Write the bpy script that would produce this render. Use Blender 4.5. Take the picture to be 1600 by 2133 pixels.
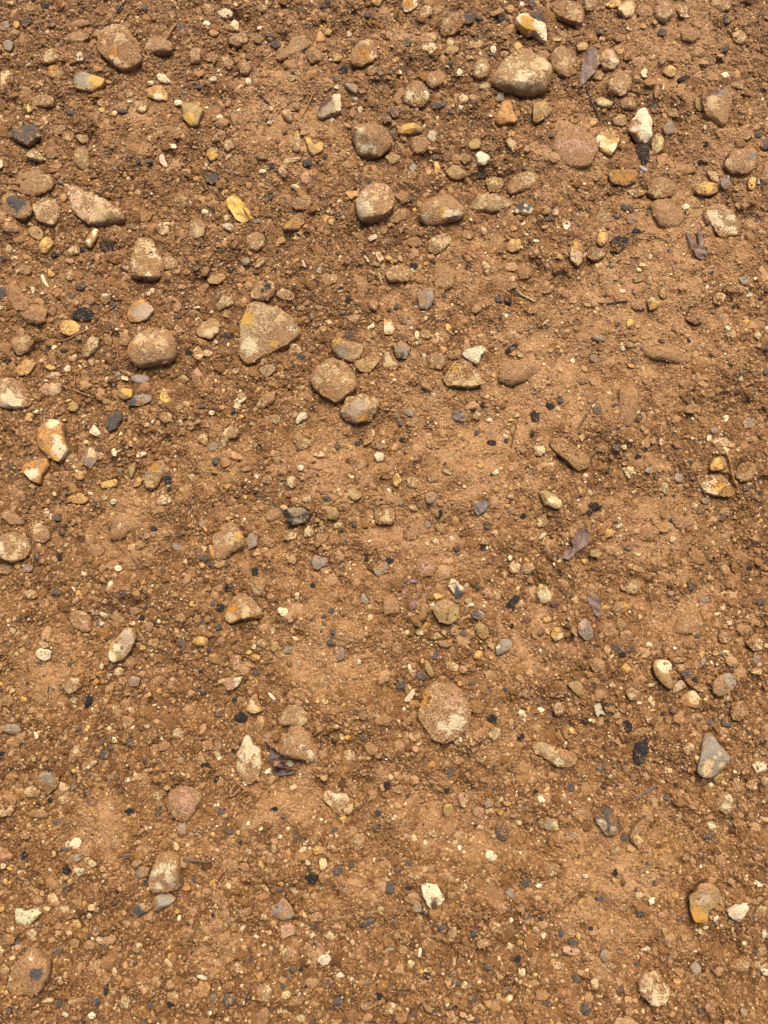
import bpy, bmesh, math, random
import numpy as np
from mathutils import Vector

# ------------------------------------------------------------------ camera
S = 0.000625                     # metres of ground per photograph pixel at the middle
DIST, TILT = 1.1, math.radians(10)
EXPOSURE = 1.06
scene = bpy.context.scene
for o in list(bpy.data.objects):
    bpy.data.objects.remove(o)
cam = bpy.data.cameras.new('camera')
cam.sensor_fit = 'VERTICAL'
cam.angle = 2 * math.atan(1066.5 * S / DIST)
cam.clip_start, cam.clip_end = 0.02, 200.0
cam_o = bpy.data.objects.new('camera', cam)
scene.collection.objects.link(cam_o)
cam_o.location = (0, -DIST * math.sin(TILT), DIST * math.cos(TILT))
cam_o.rotation_euler = (TILT, 0, 0)
scene.camera = cam_o
scene.render.resolution_x, scene.render.resolution_y = 768, 1024

# ------------------------------------------------------------------ sky, sun, exposure (bright overcast)
SUN_EL, SUN_ROT = math.radians(58), math.radians(12)
world = bpy.data.worlds.new('World')
scene.world = world
world.use_nodes = True
wn = world.node_tree
wn.nodes.clear()
sky = wn.nodes.new('ShaderNodeTexSky')
sky.sky_type = 'NISHITA'
sky.sun_disc = False
sky.sun_elevation, sky.sun_rotation = SUN_EL, SUN_ROT
sky.air_density, sky.dust_density, sky.ozone_density = 0.25, 6.0, 0.0
bg = wn.nodes.new('ShaderNodeBackground')
bg.inputs['Strength'].default_value = 0.09
wo = wn.nodes.new('ShaderNodeOutputWorld')
wn.links.new(sky.outputs[0], bg.inputs['Color'])
wn.links.new(bg.outputs[0], wo.inputs['Surface'])
sun = bpy.data.lights.new('sun', 'SUN')
sun.energy, sun.angle, sun.color = 1.45, math.radians(32), (1.0, 0.88, 0.66)
sun_o = bpy.data.objects.new('sun', sun)
scene.collection.objects.link(sun_o)
sun_dir = Vector((math.sin(SUN_ROT) * math.cos(SUN_EL), math.cos(SUN_ROT) * math.cos(SUN_EL), math.sin(SUN_EL)))
sun_o.rotation_euler = (-sun_dir).to_track_quat('-Z', 'Y').to_euler()
sun_o.location = sun_dir * 5
vs = scene.view_settings
scene.display_settings.display_device = 'sRGB'
vs.view_transform, vs.look, vs.gamma, vs.use_curve_mapping, vs.exposure = 'Standard', 'None', 1.0, False, EXPOSURE

# ------------------------------------------------------------------ helpers
C = scene.collection
rng = np.random.default_rng(7)
ct, st = math.cos(TILT), math.sin(TILT)

def G(px, py):
    """photograph pixel -> point of the ground plane in metres"""
    u = (np.asarray(px, float) - 800) * S / DIST
    v = (1066.5 - np.asarray(py, float)) * S / DIST
    dy, dz = st + v * ct, -ct + v * st
    k = DIST * ct / -dz
    return u * k, -DIST * st + dy * k

def P(x, y):
    """ground point -> photograph pixel"""
    ry, rz = y + DIST * st, -DIST * ct
    f = ry * st - rz * ct
    u, v = x / f, (ry * ct + rz * st) / f
    return 800 + u * DIST / S, 1066.5 - v * DIST / S

def tag(o, label=None, cat=None, group=None, kind=None):
    if label: o['label'] = label
    if cat: o['category'] = cat
    if group: o['group'] = group
    if kind: o['kind'] = kind
    return o

def smooth(a, b, x):
    t = np.clip((x - a) / (b - a), 0, 1)
    return t * t * (3 - 2 * t)

def mesh_obj(name, verts, faces, mat, loc=(0, 0, 0), smooth_angle=None, attrs=None, parent=None):
    me = bpy.data.meshes.new(name)
    verts = np.asarray(verts, np.float32)
    if isinstance(faces, np.ndarray) and faces.ndim == 2:
        nf, k = faces.shape
        me.vertices.add(len(verts)); me.vertices.foreach_set('co', verts.ravel())
        me.loops.add(nf * k); me.loops.foreach_set('vertex_index', faces.ravel().astype(np.int32))
        me.polygons.add(nf); me.polygons.foreach_set('loop_start', np.arange(0, nf * k, k, dtype=np.int32))
        me.update(calc_edges=True)
    else:
        me.from_pydata([tuple(map(float, v)) for v in verts], [], faces)
    for n, (t, a) in (attrs or {}).items():
        at = me.attributes.new(n, t, 'POINT')
        at.data.foreach_set('color' if t == 'FLOAT_COLOR' else 'value', np.asarray(a, np.float32).ravel())
    me.polygons.foreach_set('use_smooth', np.ones(len(me.polygons), bool))
    if smooth_angle is not None:
        me.set_sharp_from_angle(angle=math.radians(smooth_angle))
    me.materials.append(mat)
    o = bpy.data.objects.new(name, me)
    o.location = loc
    if parent: o.parent = parent
    C.objects.link(o)
    return o

# ------------------------------------------------------------------ materials
class N:
    def __init__(s, name):
        s.m = bpy.data.materials.new(name); s.m.use_nodes = True
        s.t = s.m.node_tree; s.t.nodes.clear()
        s.out = s.new('ShaderNodeOutputMaterial'); s.b = s.new('ShaderNodeBsdfPrincipled')
        s.t.links.new(s.b.outputs[0], s.out.inputs['Surface'])
        s.pos = s.new('ShaderNodeNewGeometry').outputs['Position']
    def new(s, k, **kw):
        n = s.t.nodes.new(k)
        for a, v in kw.items(): setattr(n, a, v)
        return n
    def set(s, sock, v):
        if isinstance(v, bpy.types.NodeSocket): s.t.links.new(v, sock)
        elif isinstance(v, (tuple, list)) and len(v) == 3 and sock.type == 'RGBA': sock.default_value = (*v, 1)
        else: sock.default_value = v
    def noise(s, scale, detail=4, rough=0.6, vec=None, dist=0.0, col=False):
        n = s.new('ShaderNodeTexNoise')
        s.set(n.inputs['Vector'], vec or s.pos)
        n.inputs['Scale'].default_value, n.inputs['Detail'].default_value = scale, detail
        n.inputs['Roughness'].default_value, n.inputs['Distortion'].default_value = rough, dist
        return n.outputs['Color' if col else 'Fac']
    def vor(s, scale, rnd=1.0, feature='F1'):
        n = s.new('ShaderNodeTexVoronoi', feature=feature)
        s.set(n.inputs['Vector'], s.pos); n.inputs['Scale'].default_value = scale
        n.inputs['Randomness'].default_value = rnd
        return n
    def math(s, op, a, b=0.0, c=None, clamp=False):
        n = s.new('ShaderNodeMath', operation=op, use_clamp=clamp)
        s.set(n.inputs[0], a); s.set(n.inputs[1], b)
        if c is not None: s.set(n.inputs[2], c)
        return n.outputs[0]
    def lin(s, a, k, c, clamp=False): return s.math('MULTIPLY_ADD', a, k, c, clamp)
    def step(s, v, a, b):
        n = s.new('ShaderNodeMapRange', interpolation_type='SMOOTHSTEP')
        s.set(n.inputs[0], v); n.inputs[1].default_value, n.inputs[2].default_value = a, b
        return n.outputs[0]
    def mix(s, f, a, b, mode='MIX'):
        n = s.new('ShaderNodeMix', data_type='RGBA', blend_type=mode)
        s.set(n.inputs[0], f); s.set(n.inputs[6], a); s.set(n.inputs[7], b)
        return n.outputs[2]
    def ramp(s, f, stops):
        n = s.new('ShaderNodeValToRGB'); e = n.color_ramp.elements
        while len(e) < len(stops): e.new(0.5)
        for x, (p, c) in zip(e, stops): x.position, x.color = p, (*c, 1)
        s.set(n.inputs[0], f)
        return n.outputs[0]
    def attr(s, name, kind='GEOMETRY', out='Fac'):
        return s.new('ShaderNodeAttribute', attribute_name=name, attribute_type=kind).outputs[out]
    def bump(s, h, dist, strength=1.0):
        n = s.new('ShaderNodeBump'); s.set(n.inputs['Height'], h)
        n.inputs['Distance'].default_value, n.inputs['Strength'].default_value = dist, strength
        s.t.links.new(n.outputs[0], s.b.inputs['Normal'])
    def fin(s, col, rough, spec=0.4):
        s.set(s.b.inputs['Base Color'], col); s.set(s.b.inputs['Roughness'], rough)
        s.b.inputs['Specular IOR Level'].default_value = spec
        return s.m

# soil tones: damp crumbs and painted shade of their gaps, ordinary earth, dried silt film
EARTH_D, EARTH_M, EARTH_L = (0.120, 0.051, 0.0135), (0.264, 0.128, 0.039), (0.455, 0.266, 0.128)

def soil_colour(n, crust):
    a, b, c = n.noise(28, 6), n.noise(190, 6, 0.65), n.noise(900, 3)
    f = n.lin(crust, 0.62, 0.04)
    f = n.math('ADD', f, n.lin(a, 0.55, -0.2))
    f = n.math('ADD', f, n.lin(b, 1.3, -0.65))
    f = n.math('ADD', f, n.lin(c, 1.5, -0.75))
    col = n.ramp(f, [(0.0, EARTH_D), (0.42, EARTH_M), (0.95, EARTH_L)])
    red = n.noise(11, 3)                       # some earth is redder, some yellower
    col = n.mix(n.lin(red, 1.6, -0.5, True), n.mix(1.0, col, (1.0, 0.99, 0.88), 'MULTIPLY'), n.mix(1.0, col, (1.03, 0.96, 1.08), 'MULTIPLY'))
    return col, b, c

def soil_material():
    n = N('brown_soil')
    col, b, c = soil_colour(n, n.attr('crust'))  # ground darker than its crumbs: shade of the gaps put into the colour
    v = n.vor(520)
    sep = n.new('ShaderNodeSeparateColor'); n.t.links.new(v.outputs['Color'], sep.inputs[0])
    near = n.math('SUBTRACT', 1.0, n.step(v.outputs['Distance'], 0.25, 0.5))
    pale = n.math('MULTIPLY', near, n.step(sep.outputs[0], 0.82, 0.9))
    dark = n.math('MULTIPLY', near, n.step(sep.outputs[1], 0.90, 0.97))
    col = n.mix(n.math('MULTIPLY', pale, 0.75), col, (0.60, 0.42, 0.22))
    col = n.mix(n.math('MULTIPLY', dark, 0.7), col, (0.05, 0.032, 0.024))
    v2 = n.vor(330)
    h = n.math('ADD', n.lin(b, 1.2, 0.0), n.math('ADD', n.lin(c, 0.6, 0.0), n.lin(v2.outputs['Distance'], -0.9, 0.5)))
    n.bump(h, 0.0022)
    return n.fin(col, n.lin(b, 0.45, 0.20), 0.55)

def stone_material(name, rough_bare, grain, crumbly=False, bump=0.0024):
    """bare stone colour and soil film both come from the mesh; noise breaks the film into scuffs"""
    n = N(name)
    bare, mud = n.attr('bare', out='Color'), n.attr('mud')
    b1, b2 = n.noise(150, 4, 0.6, dist=1.0), n.noise(420, 4, 0.6)
    rid = n.math('ABSOLUTE', n.lin(n.noise(120, 6, 0.65, dist=1.2), 2.0, -1.0))       # scuffed lines
    crack = n.math('SUBTRACT', 1.0, n.step(rid, 0.0, 0.15))
    f = n.math('ADD', mud, n.math('ADD', n.lin(b1, 4.0, -2.0), n.lin(b2, 1.7, -0.85)))
    f = n.math('SUBTRACT', f, n.lin(crack, 0.55, 0.0))
    film = n.lin(n.step(f, 0.44, 0.56), 0.94, 0.0)
    film_col, sb, sc = soil_colour(n, 0.82)
    film_col = n.mix(1.0, film_col, (1.0, 1.0, 1.06), 'MULTIPLY')
    sp = n.vor(800)
    sps = n.new('ShaderNodeSeparateColor'); n.t.links.new(sp.outputs['Color'], sps.inputs[0])
    film_col = n.mix(n.lin(n.step(sps.outputs[0], 0.80, 0.9), 0.35, 0), film_col, (0.58, 0.42, 0.23))
    film_col = n.mix(n.lin(n.step(sps.outputs[1], 0.82, 0.9), 0.5, 0), film_col, EARTH_D)
    g1, g2 = n.noise(grain, 6, 0.7), n.noise(grain * 5, 4)
    tone = n.math('ADD', n.lin(g1, 0.9, 0.55), n.lin(g2, 0.5, -0.25))
    tc = n.new('ShaderNodeCombineXYZ')
    for i in range(3): n.set(tc.inputs[i], tone)
    bc = n.mix(1.0, bare, tc.outputs[0], 'MULTIPLY')
    pit = n.step(n.noise(420, 3), 0.66, 0.74)
    bc = n.mix(n.math('MULTIPLY', pit, 0.12 if rough_bare > 0.7 else 0.45), bc, EARTH_D)
    vein = n.step(n.noise(95, 5, 0.7, dist=1.5), 0.57, 0.66)
    bc = n.mix(n.math('MULTIPLY', vein, 0.06 if rough_bare > 0.7 else 0.22), bc, EARTH_M)
    col = n.mix(film, bc, film_col)
    h = n.math('ADD', n.lin(sb, 0.7, 0), n.math('ADD', n.lin(b2, 0.8, 0), n.lin(film, 0.35, 0)))
    h = n.math('ADD', h, n.lin(sp.outputs['Distance'], -0.5, 0))
    n.bump(h, 0.004 if crumbly else bump)
    r = n.mix(film, (rough_bare,) * 3, (0.52,) * 3)
    return n.fin(col, r, 0.45)

def tint_material(name, rough, grainy=False):
    n = N(name)
    t = n.attr('tint', 'INSTANCER', 'Color')
    a = n.noise(600, 4)
    tc = n.new('ShaderNodeCombineXYZ')
    for i in range(3): n.set(tc.inputs[i], n.lin(a, 1.1, 0.45))
    n.bump(n.noise(450 if grainy else 1100, 5, 0.7), 0.003 if grainy else 0.0012)
    return n.fin(n.mix(1.0, t, tc.outputs[0], 'MULTIPLY'), rough, 0.4)

def leaf_material():
    n = N('dead_leaf')
    bare = n.attr('bare', out='Color')
    a, b = n.noise(60, 5), n.noise(300, 5)
    tc = n.new('ShaderNodeCombineXYZ')
    for i in range(3): n.set(tc.inputs[i], n.math('ADD', n.lin(a, 0.8, 0.35), n.lin(b, 0.5, 0.0)))
    col = n.mix(1.0, bare, tc.outputs[0], 'MULTIPLY')
    dust = n.step(n.noise(110, 6, 0.7), 0.50, 0.64)
    film, _, _ = soil_colour(n, 0.6)
    col = n.mix(n.math('MULTIPLY', dust, 0.8), col, film)
    n.bump(b, 0.0012)
    return n.fin(col, 0.42, 0.5)

M_SOIL = soil_material()
M_STONE = stone_material('weathered_stone', 0.55, 120)
M_FLINT = stone_material('glossy_flint', 0.28, 60, bump=0.0012)
M_CHALK = stone_material('chalky_white', 0.75, 200)
M_BLACK = stone_material('black_cinder', 0.38, 150, True)
M_CRUMB = tint_material('soil_crumb', 0.45)
M_LUMP = tint_material('caked_earth', 0.72, True)
M_GRIT = tint_material('mixed_grit', 0.5)
M_LEAF = leaf_material()

# ------------------------------------------------------------------ the stones seen in the photograph
# 'tile ox oy' sets an origin (photograph pixels); outlines follow at four times photograph scale.
# kind+height  x,y outline points  or  x,y,rx,ry[,turn]   LETTER:x,y,r colour patches   |short name|rest of label
SURVEY = '''
tile 0 0
m5 840,340 960,280 1060,290 1150,370 1195,450 1190,540 1130,600 1040,630 960,590 900,520 845,450 O:870,390,45 O:980,550,70 C:1040,400,45 C:890,420,30 W:1050,590,35 |big rounded ochre cobble|with pale scuffs and a brown soil film
t3 635,630 720,625 890,675 850,730 780,770 690,760 630,740 G:700,680,60 Y:830,690,50 |smooth olive grey flint slab|with a yellowish end, bedded flat in soil
m 1210,440 1270,340 1340,335 1440,390 1440,450 1350,470 1250,480 C:1240,390,40 |tan stone crossed by a twig|beside the big rounded cobble
c 345,520 380,450 440,435 520,490 470,530 380,545
m 400,570 460,550 530,590 520,640 440,660 400,630 O:440,580,50
d5 115,1150 160,1090 300,1075 350,1110 340,1170 250,1245 160,1200 |smooth charcoal grey pebble|smeared with brown mud, shiny underside
c 215,1300 270,1255 330,1270 375,1340 340,1355 260,1330
m 365,1270 420,1230 470,1250 480,1310 410,1325
m 630,1270 700,1240 735,1260 745,1400 690,1420 630,1360 |upright brown block stone|with squared sides below three dark twigs
y 1230,780 1290,735 1360,740 1400,800 1400,860 1330,855 1250,830 W:1320,840,30 |golden flint with white base|lying in gritty soil
w 1310,630 1380,640 1430,700 1400,720 1330,690
c 1180,910,58,56
t 1520,880 1580,876 1700,930 1650,1060 1592,1064 1540,1000 Y:1570,1020,50 |split tan flint|with a dark seam and yellow lower face
c 0,600 60,585 110,630 100,680 40,720 0,730
o 770,560 870,600 870,610 810,625
w 645,500 690,470 720,515 700,540 650,540
t 775,300 820,260 880,260 880,300 820,330
m 165,1460 200,1420 370,1440 360,1480 220,1520 170,1510
m 190,1560 270,1490 430,1480 475,1540 440,1600 300,1640 190,1620 |broad mud-coated cobble|beside a smaller cobble near a straw
c 325,990 370,965 410,1010 360,1060
w 1325,1300 1350,1265 1395,1370 1385,1400 1330,1340
g 75,380,45,48
g 35,210,45,48
y 235,850 270,930 240,950 225,900
y 228,970,24,22
m 240,840 320,795 440,800 430,870 280,880
m 470,1070,90,38,-8
t 610,1120 720,1110 730,1160 680,1185
m 560,1120,45,48
c 1030,780 1080,755 1125,800 1070,830
w 1485,860,40,30
w 1440,1220,34,22
w 0,1370 40,1360 50,1410 0,1450
f 585,190 670,160 760,180 740,210 610,230
m 625,1590,55,35
d 220,180,38,40
k 375,75,38,32
k 1020,105,36,24
d 1510,240,36,32
d 440,235,45,24
y 130,190,34,30
y 1300,790,1,1
g 40,470,1,1
m 640,330,100,45
d 580,930,38,35
m 1020,910,60,40
d 1030,945,45,25
d 1210,80,25,36
d 1100,1335,32,25
d 1240,1345,42,20
k 270,1365,40,24
m 120,270,42,32
w 1260,700,34,20
m 800,1000,42,36
y 850,915,36,22
m 1240,90,1,1
w 660,480,1,1
tile 400 0
m5 1330,540 1345,440 1400,370 1480,350 1540,380 1550,500 1480,550 1400,570 O:1450,480,70 W:1530,480,25 C:1460,375,40 |tan stone with orange core|chipped open beside a black crumb
m6 1330,1130 1370,1060 1450,1040 1580,1090 1640,1120 1680,1180 1640,1260 1570,1320 1470,1310 1390,1290 1360,1200 W:1400,1150,32 W:1385,1230,28 W:1440,1285,40 W:1520,1300,30 |brown cobble with white-edged underside|standing proud of the soil
m3 700,500 720,450 790,410 830,340 940,320 990,350 980,400 900,450 820,490 740,520 C:720,490,30 |long bent mud slab|with two tiny black crumbs on it
m 300,340 340,290 430,275 475,300 450,350 370,380
m 235,460 290,425 340,510 310,560 260,530
m6 380,550 410,510 450,500 495,560 470,610 420,620
o 1020,360 1065,245 1120,350 1060,370 |orange triangular flint chip|next to a small ochre pebble
y 1130,260,32,28
m 970,450 1010,420 1085,470 1080,540 1000,560 970,520
w4 1040,930 1070,880 1130,830 1180,790 1235,790 1240,930 1160,960 1080,1000 L:1140,915,60 R:1085,875,35 R:1150,835,25 |lilac and white flint|with a glossy purple grey face
g 1260,720 1360,720 1385,750 1370,810 1310,770 |grey triangular flint flake|banded with darker grey
t3 945,1160 1000,1150 1010,1190 1095,1200 1090,1260 1010,1310 980,1280 Y:1070,1220,40 Y:960,1180,30
c 850,1100 890,1090 905,1240 885,1275 840,1250 P:885,1250,16 Y:868,1110,25 |white sliver with red tip|beside a flat olive flint
w 220,120 250,85 340,110 330,150 270,170
w 310,220 350,160 395,200 370,245 320,255
m 85,80 130,35 190,60 170,105 110,120
m 0,430 75,435 75,540 30,550 0,550
m 120,470 160,435 215,480 190,520 130,510
c 120,1280 150,1225 220,1235 210,1300 160,1340 Y:160,1300,35
c 310,1230,45,48
m 165,1190 230,1095 290,1130 260,1200
p 905,1490 960,1430 1000,1490 960,1560 920,1540 |pinkish tan hexagonal pebble|set upright in brown soil
c 720,1420 750,1390 800,1450 780,1500 730,1470
d 165,1480,58,52
w 475,690,30,36
c 830,690,40,25
f 825,580,55,45
y 1210,490,45,38
c 590,100,38,34
k 1110,32,50,32 |ragged black crumb|at the bare edge of soil by pale grit
k 1255,585,46,38
w 1310,260,28,28
c 840,1350,78,28
w 590,1445,35,22
y 1490,20 1560,0 1600,40 1560,120 1500,80
m 1500,600,50,40
c 805,980,45,60
w 235,985,28,22
w 1205,745,22,18
w 175,640,30,20
w 130,232,34,20
o 195,300,40,30
m 560,330,48,40
d 700,385,36,36
d 660,315,40,16,10
o 1410,650,35,20
k 920,465,30,20
d 45,725,45,18
d 1200,675,28,26
d 1460,160,28,26
d 905,85,34,24
m 810,220,28,26
d 720,1205,28,24
d 775,1115,26,18
d 960,1360,45,30
k 240,1590,22,24
m 590,1330,50,36
m 260,1040,60,44
d 275,1060,36,30
w 650,1040,22,18
w 665,940,18,18
o 30,1455,34,24
m 475,1550,30,40
m 850,900,55,40
w 1400,915,18,30
m 1340,940,30,40
m 1310,520,1,1
m 420,450,30,28
o 40,865,36,26
w 860,1570,45,20
tile 800 0
m6 890,710 940,640 1060,500 1130,440 1190,435 1250,500 1360,570 1380,680 1330,780 1230,810 1110,800 980,770 C:1290,610,60 W:1130,730,62 C:1090,620,35 C:1000,730,32 C:1140,480,35 |huge humped brown cobble|blotched with cream, the tallest stone among rubble
w5 1090,200 1150,165 1230,230 1340,250 1350,340 1340,392 1300,380 1280,330 1150,310 1100,260 Y:1165,280,48 |knobbly white nodule with yellow scar|sticking up out of the soil
m6 470,280 490,180 560,110 650,140 670,200 590,280 490,320 W:510,200,26 |wedge of brown stone between two twigs|tilted with one pale spot
m6 155,820 180,750 260,705 330,720 375,790 370,880 310,920 230,900 160,870 W:200,830,48 W:345,820,36 G:330,770,30 T:320,900,35 |round cobble with two white cheeks|and a greenish lower lip
m 745,580 790,500 850,510 880,580 860,660 800,670 750,640 W:810,600,38
m 350,670 390,610 480,600 520,650 490,690 410,740 365,720 C:400,690,42
m3 1390,480 1430,410 1500,385 1580,440 1590,560 1540,650 1450,620 1400,560 C:1500,540,50 |low mottled cobble|between the huge humped cobble and a purple leaf
o 920,1040 950,950 980,875 1050,880 1060,960 1110,1030 1060,1050 960,1070 |upright orange flint|with streaked grain and a broken base
t 1230,890 1330,890 1385,950 1350,1010 1270,1050 1235,1040 |dull olive flint wedge|flush with the soil
w 765,1300 790,1260 860,1280 880,1320 840,1370 780,1375 |clean white pebble|with a black crumb just under it
t 110,1100 180,1050 240,1035 320,1090 310,1125 200,1130 120,1125 Y:200,1110,60 |honey brown flint sliver|lying lengthwise
w 150,60 170,0 270,0 270,70 210,120 175,110 O:210,55,36 |white chip with orange centre|at the loose gravelly edge
c 290,120 330,70 390,65 405,130 350,160 300,150
m 445,60,40,36
t 490,460 540,410 610,410 620,450 560,480
c 355,470 370,410 410,410 440,450 380,515
d 1220,170 1260,125 1310,130 1315,200 1290,220 |dark grey block chip|tucked behind the knobbly white nodule
g 920,850 950,790 990,790 1000,850 960,865
y 1050,85,42,38
y 1115,400,36,34
c 1000,1190 1050,1170 1090,1220 1085,1300 1040,1260
t 755,1210,55,44
m 675,1320,50,45
c 660,830,50,40
c 740,830,35,28
t 510,1430 560,1390 610,1385 690,1460 620,1500 550,1490
y 410,1350 450,1340 470,1420 430,1460
y 370,1430,26,24
m 850,1470 920,1440 1000,1450 1010,1510 960,1570 890,1550
m3 1030,1540 1060,1470 1180,1430 1320,1420 1310,1470 1200,1560 1060,1600 C:1200,1500,70 |wide low mud stone with cream veins|half buried near a dark flint
m 10,1300 60,1260 130,1290 130,1340 60,1360
m 40,1180,50,66
d 20,1000,45,42
d 90,960,40,44
d 80,1110,30,42
d 460,870,60,30
k 975,160,40,42
d 1225,35,30,26
g 240,1390,36,30
m 230,1450,40,34
w 400,1150,34,45
c 710,490,40,20
c 550,360,30,40
w 910,420,28,36
c 840,735,50,25
d 430,1300,35,24
k 815,1430,40,38
w 630,625,24,30
o 1055,1130,40,30
p 1080,1010,40,30
y 130,360,22,20
d 700,170,60,40
d 790,150,30,36
d 190,400,36,30
m 380,330,85,50
d 1180,1385,34,24
c 1440,340,38,18
m 1480,290,50,40
m 1330,470,50,40
m 730,370,45,34
d 750,1010,24,26
d 560,930,24,24
y 575,885,16,18
p 1000,1090,26,22
p 1005,440,46,24
d 905,460,36,18
d 1385,1165,26,28
m 300,1220,80,70
f2 1392,1260 1408,1160 1500,1120 1640,1100 1740,1180 1760,1300 1700,1400 1540,1432 1460,1380 P:1560,1270,110 |broad flat pink stone|coated with soil, flush with the ground
m 1380,30 1500,10 1600,30 1650,60 1650,200 1560,180 1450,130 C:1550,20,40 |soil-filmed cobble at the gravel edge|with a pale top, beside a small dark crumb
tile 1200 0
c 190,500 250,450 300,480 350,560 300,620 230,610 190,560 Y:215,440,40 W:300,580,35 |white-rimmed stone under the purple leaf|with a yellow tip
y 350,450,45,40
c4 250,740 290,650 370,635 450,700 440,780 360,830 260,800 M:340,690,60 |tan cobble with crackled cream skin|near the purple leaf's stem
c 150,840 200,800 300,850 290,890 210,900
m 310,985 350,940 420,960 425,1020 380,1050 320,1030
w5 440,1080 480,990 540,920 580,920 630,1020 620,1160 570,1210 500,1150 M:480,1060,60 O:490,1135,20 |white flint shard with brown flank|standing above a black smear
k2 500,1200 600,1190 615,1300 570,1375 520,1310 |black sooty lump|at the foot of the white flint shard
y 150,1190 180,1130 270,1115 360,1160 330,1240 280,1320 200,1280 W:190,1190,40 M:285,1170,40 W:290,1270,30 |piebald yellow and white stone|with a brown dimple
y 90,1090 120,1000 190,1020 150,1070
m4 260,1460 380,1420 510,1430 480,1520 420,1560 300,1530 A:440,1490,62 |mud stone with amber glassy corner|beside a pale shell bit
m 600,1600 650,1500 740,1470 830,1530 800,1620 680,1650
m5 1040,800 1090,770 1280,770 1280,900 1240,1040 1190,1070 1070,990 1050,900 G:1170,800,40 R:1090,815,35 C:1090,930,45 |tall tan block with grey top edge|wedged upright in the soil
t 990,850 1030,810 1060,830 1050,930 1000,910
m3 1220,1400 1280,1300 1430,1255 1480,1300 1470,1430 1400,1490 1270,1480 O:1425,1285,40 G:1430,1340,34 |large soil-crusted rock with orange corner|and a grey chip mark
c5 640,120 660,50 720,40 790,90 780,170 720,220 660,190 M:720,140,60 |egg-shaped cream stone|pitted and half proud of the soil
c 825,110 880,75 930,110 930,180 860,170
t 335,110 370,50 440,30 490,80 460,170 400,180 C:400,120,50 |olive cream flint lump|beside a yellow chip
y 225,50 290,10 380,10 370,60 300,80
m 490,150 540,90 610,90 630,150 560,200
c 0,10 50,60 60,180 20,220 0,200
m 70,0 180,0 160,90 80,100
t 0,380 50,345 105,370 90,420 20,425
m 370,320,45,40
y 720,590 790,535 840,580 830,630 780,630
w 550,660,32,42
w 720,735,12,28
k 915,640,50,38 |black glinting lump|on open soil above a small orange chip
d 1215,425,55,28,-25
d 1255,185,32,26
d 1240,145,24,24
w 1230,635,28,24
c 1300,270 1380,250 1430,300 1390,360 1320,340
m 1110,60 1140,0 1260,10 1280,90 1200,110
f 850,300 920,260 1000,270 1030,320 960,380 880,360
c 1540,1040 1600,950 1640,980 1640,1110 1570,1110
g 775,1065,48,55
c 630,1170 680,1090 740,1130 720,1240 650,1290
o 715,1340,48,58
d 660,890,30,40
m 660,790,26,50
c 1080,1420 1180,1460 1190,1530 1130,1510
g 1230,1550,42,48
y 1440,1560,34,58
y 1000,1580 1060,1530 1150,1550 1170,1600 1060,1620
m 1520,1520 1560,1420 1640,1380 1640,1560 1560,1560
m 1270,730 1310,690 1390,700 1380,750
m 1310,1160 1380,1120 1450,1170 1400,1210
d 1560,1230,50,55
d 1490,1150,40,28
c 810,940,45,44
L3 510,1390 550,1390 600,1430 560,1440
c 420,1590 520,1565 590,1600 500,1640
o 310,1095,36,20
y 540,255,24,20
o 240,910,24,22
d 205,265,34,28
m 170,650,55,40
y 1100,740,36,16
m 440,500,60,40
m 900,1400,120,50
k 1070,1220,30,22
p 870,810,40,24
m 430,880,80,45
o 880,720,40,20
d 710,290,40,26
m 1320,1340,1,1
w 1065,1085,18,20
p 1190,1110,30,16
o 1430,955,18,22
k 1045,1340,22,20
tile 0 400
c4 560,-50 640,-20 690,0 780,60 900,120 1010,190 1040,230 990,270 840,285 740,270 650,200 590,110 M:620,0,80 M:780,150,80 T:960,260,50 C:860,170,60 |big tan flint blade|smooth ochre slab lying on the soil with a sharp far end
c 295,160 330,120 380,70 480,90 530,150 510,260 440,290 330,250 M:470,170,60 |cream mottled lump beside the tan flint blade|pitted and rounded
m 30,100 60,40 140,30 160,70 270,130 290,200 200,250 90,200 Y:60,90,35 D:150,125,45 D:210,130,40 |yellow and grey stained stone|half covered with soil beside a cream lump
t5 235,320 280,290 340,300 370,360 340,410 270,380
y 345,460 370,400 430,395 460,440 400,525 360,520 M:420,440,40
m5 1170,400 1260,410 1360,580 1380,700 1290,745 1120,735 1080,660 1140,500 W:1300,565,42 C:1190,430,30 W:1110,640,24 W:1260,730,38 W:1110,710,28 W:1205,670,24 |pyramid-shaped mud stone with white edges|tapering to a pale tip
o 730,370 790,310 830,320 820,370 760,480 720,430 W:800,325,25 W:745,440,25 |upright orange and white flint|next to a black crumb
y2 515,1130 550,1085 640,1095 690,1140 670,1190 600,1215 540,1190 |bright yellow flat chip|cupped by a curved needle
o4 1070,1040 1110,960 1180,920 1250,940 1290,1000 1240,1070 1180,1095 1100,1100 L:1220,1030,60 |faceted amber flint|split into two glossy faces
m6 1090,1300 1140,1250 1290,1160 1400,1175 1470,1270 1480,1390 1420,1440 1260,1450 1180,1465 1100,1400 C:1300,1230,40 C:1370,1190,35 C:1240,1370,35 C:1370,1290,45 O:1110,1330,30 C:1180,1290,25 |large purple-brown cobble with cream veins|sitting proud in a hollow
c 690,1300 780,1220 830,1240 820,1310 730,1390 690,1370 M:720,1280,35 |cream oblong block|tilted in crumbly soil below the yellow chip
y3 130,1480 190,1400 270,1390 300,1430 240,1510 160,1530 |flat golden flint disc|under a slope of crumbly soil
m6 95,1240 150,1165 220,1180 270,1230 220,1320 150,1350 100,1310 |brown earth-coated knob|with shade on one flank
f 70,830 110,790 180,820 260,920 250,1010 150,990 90,900
f 160,1000 300,940 400,990 380,1100 240,1100
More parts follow.
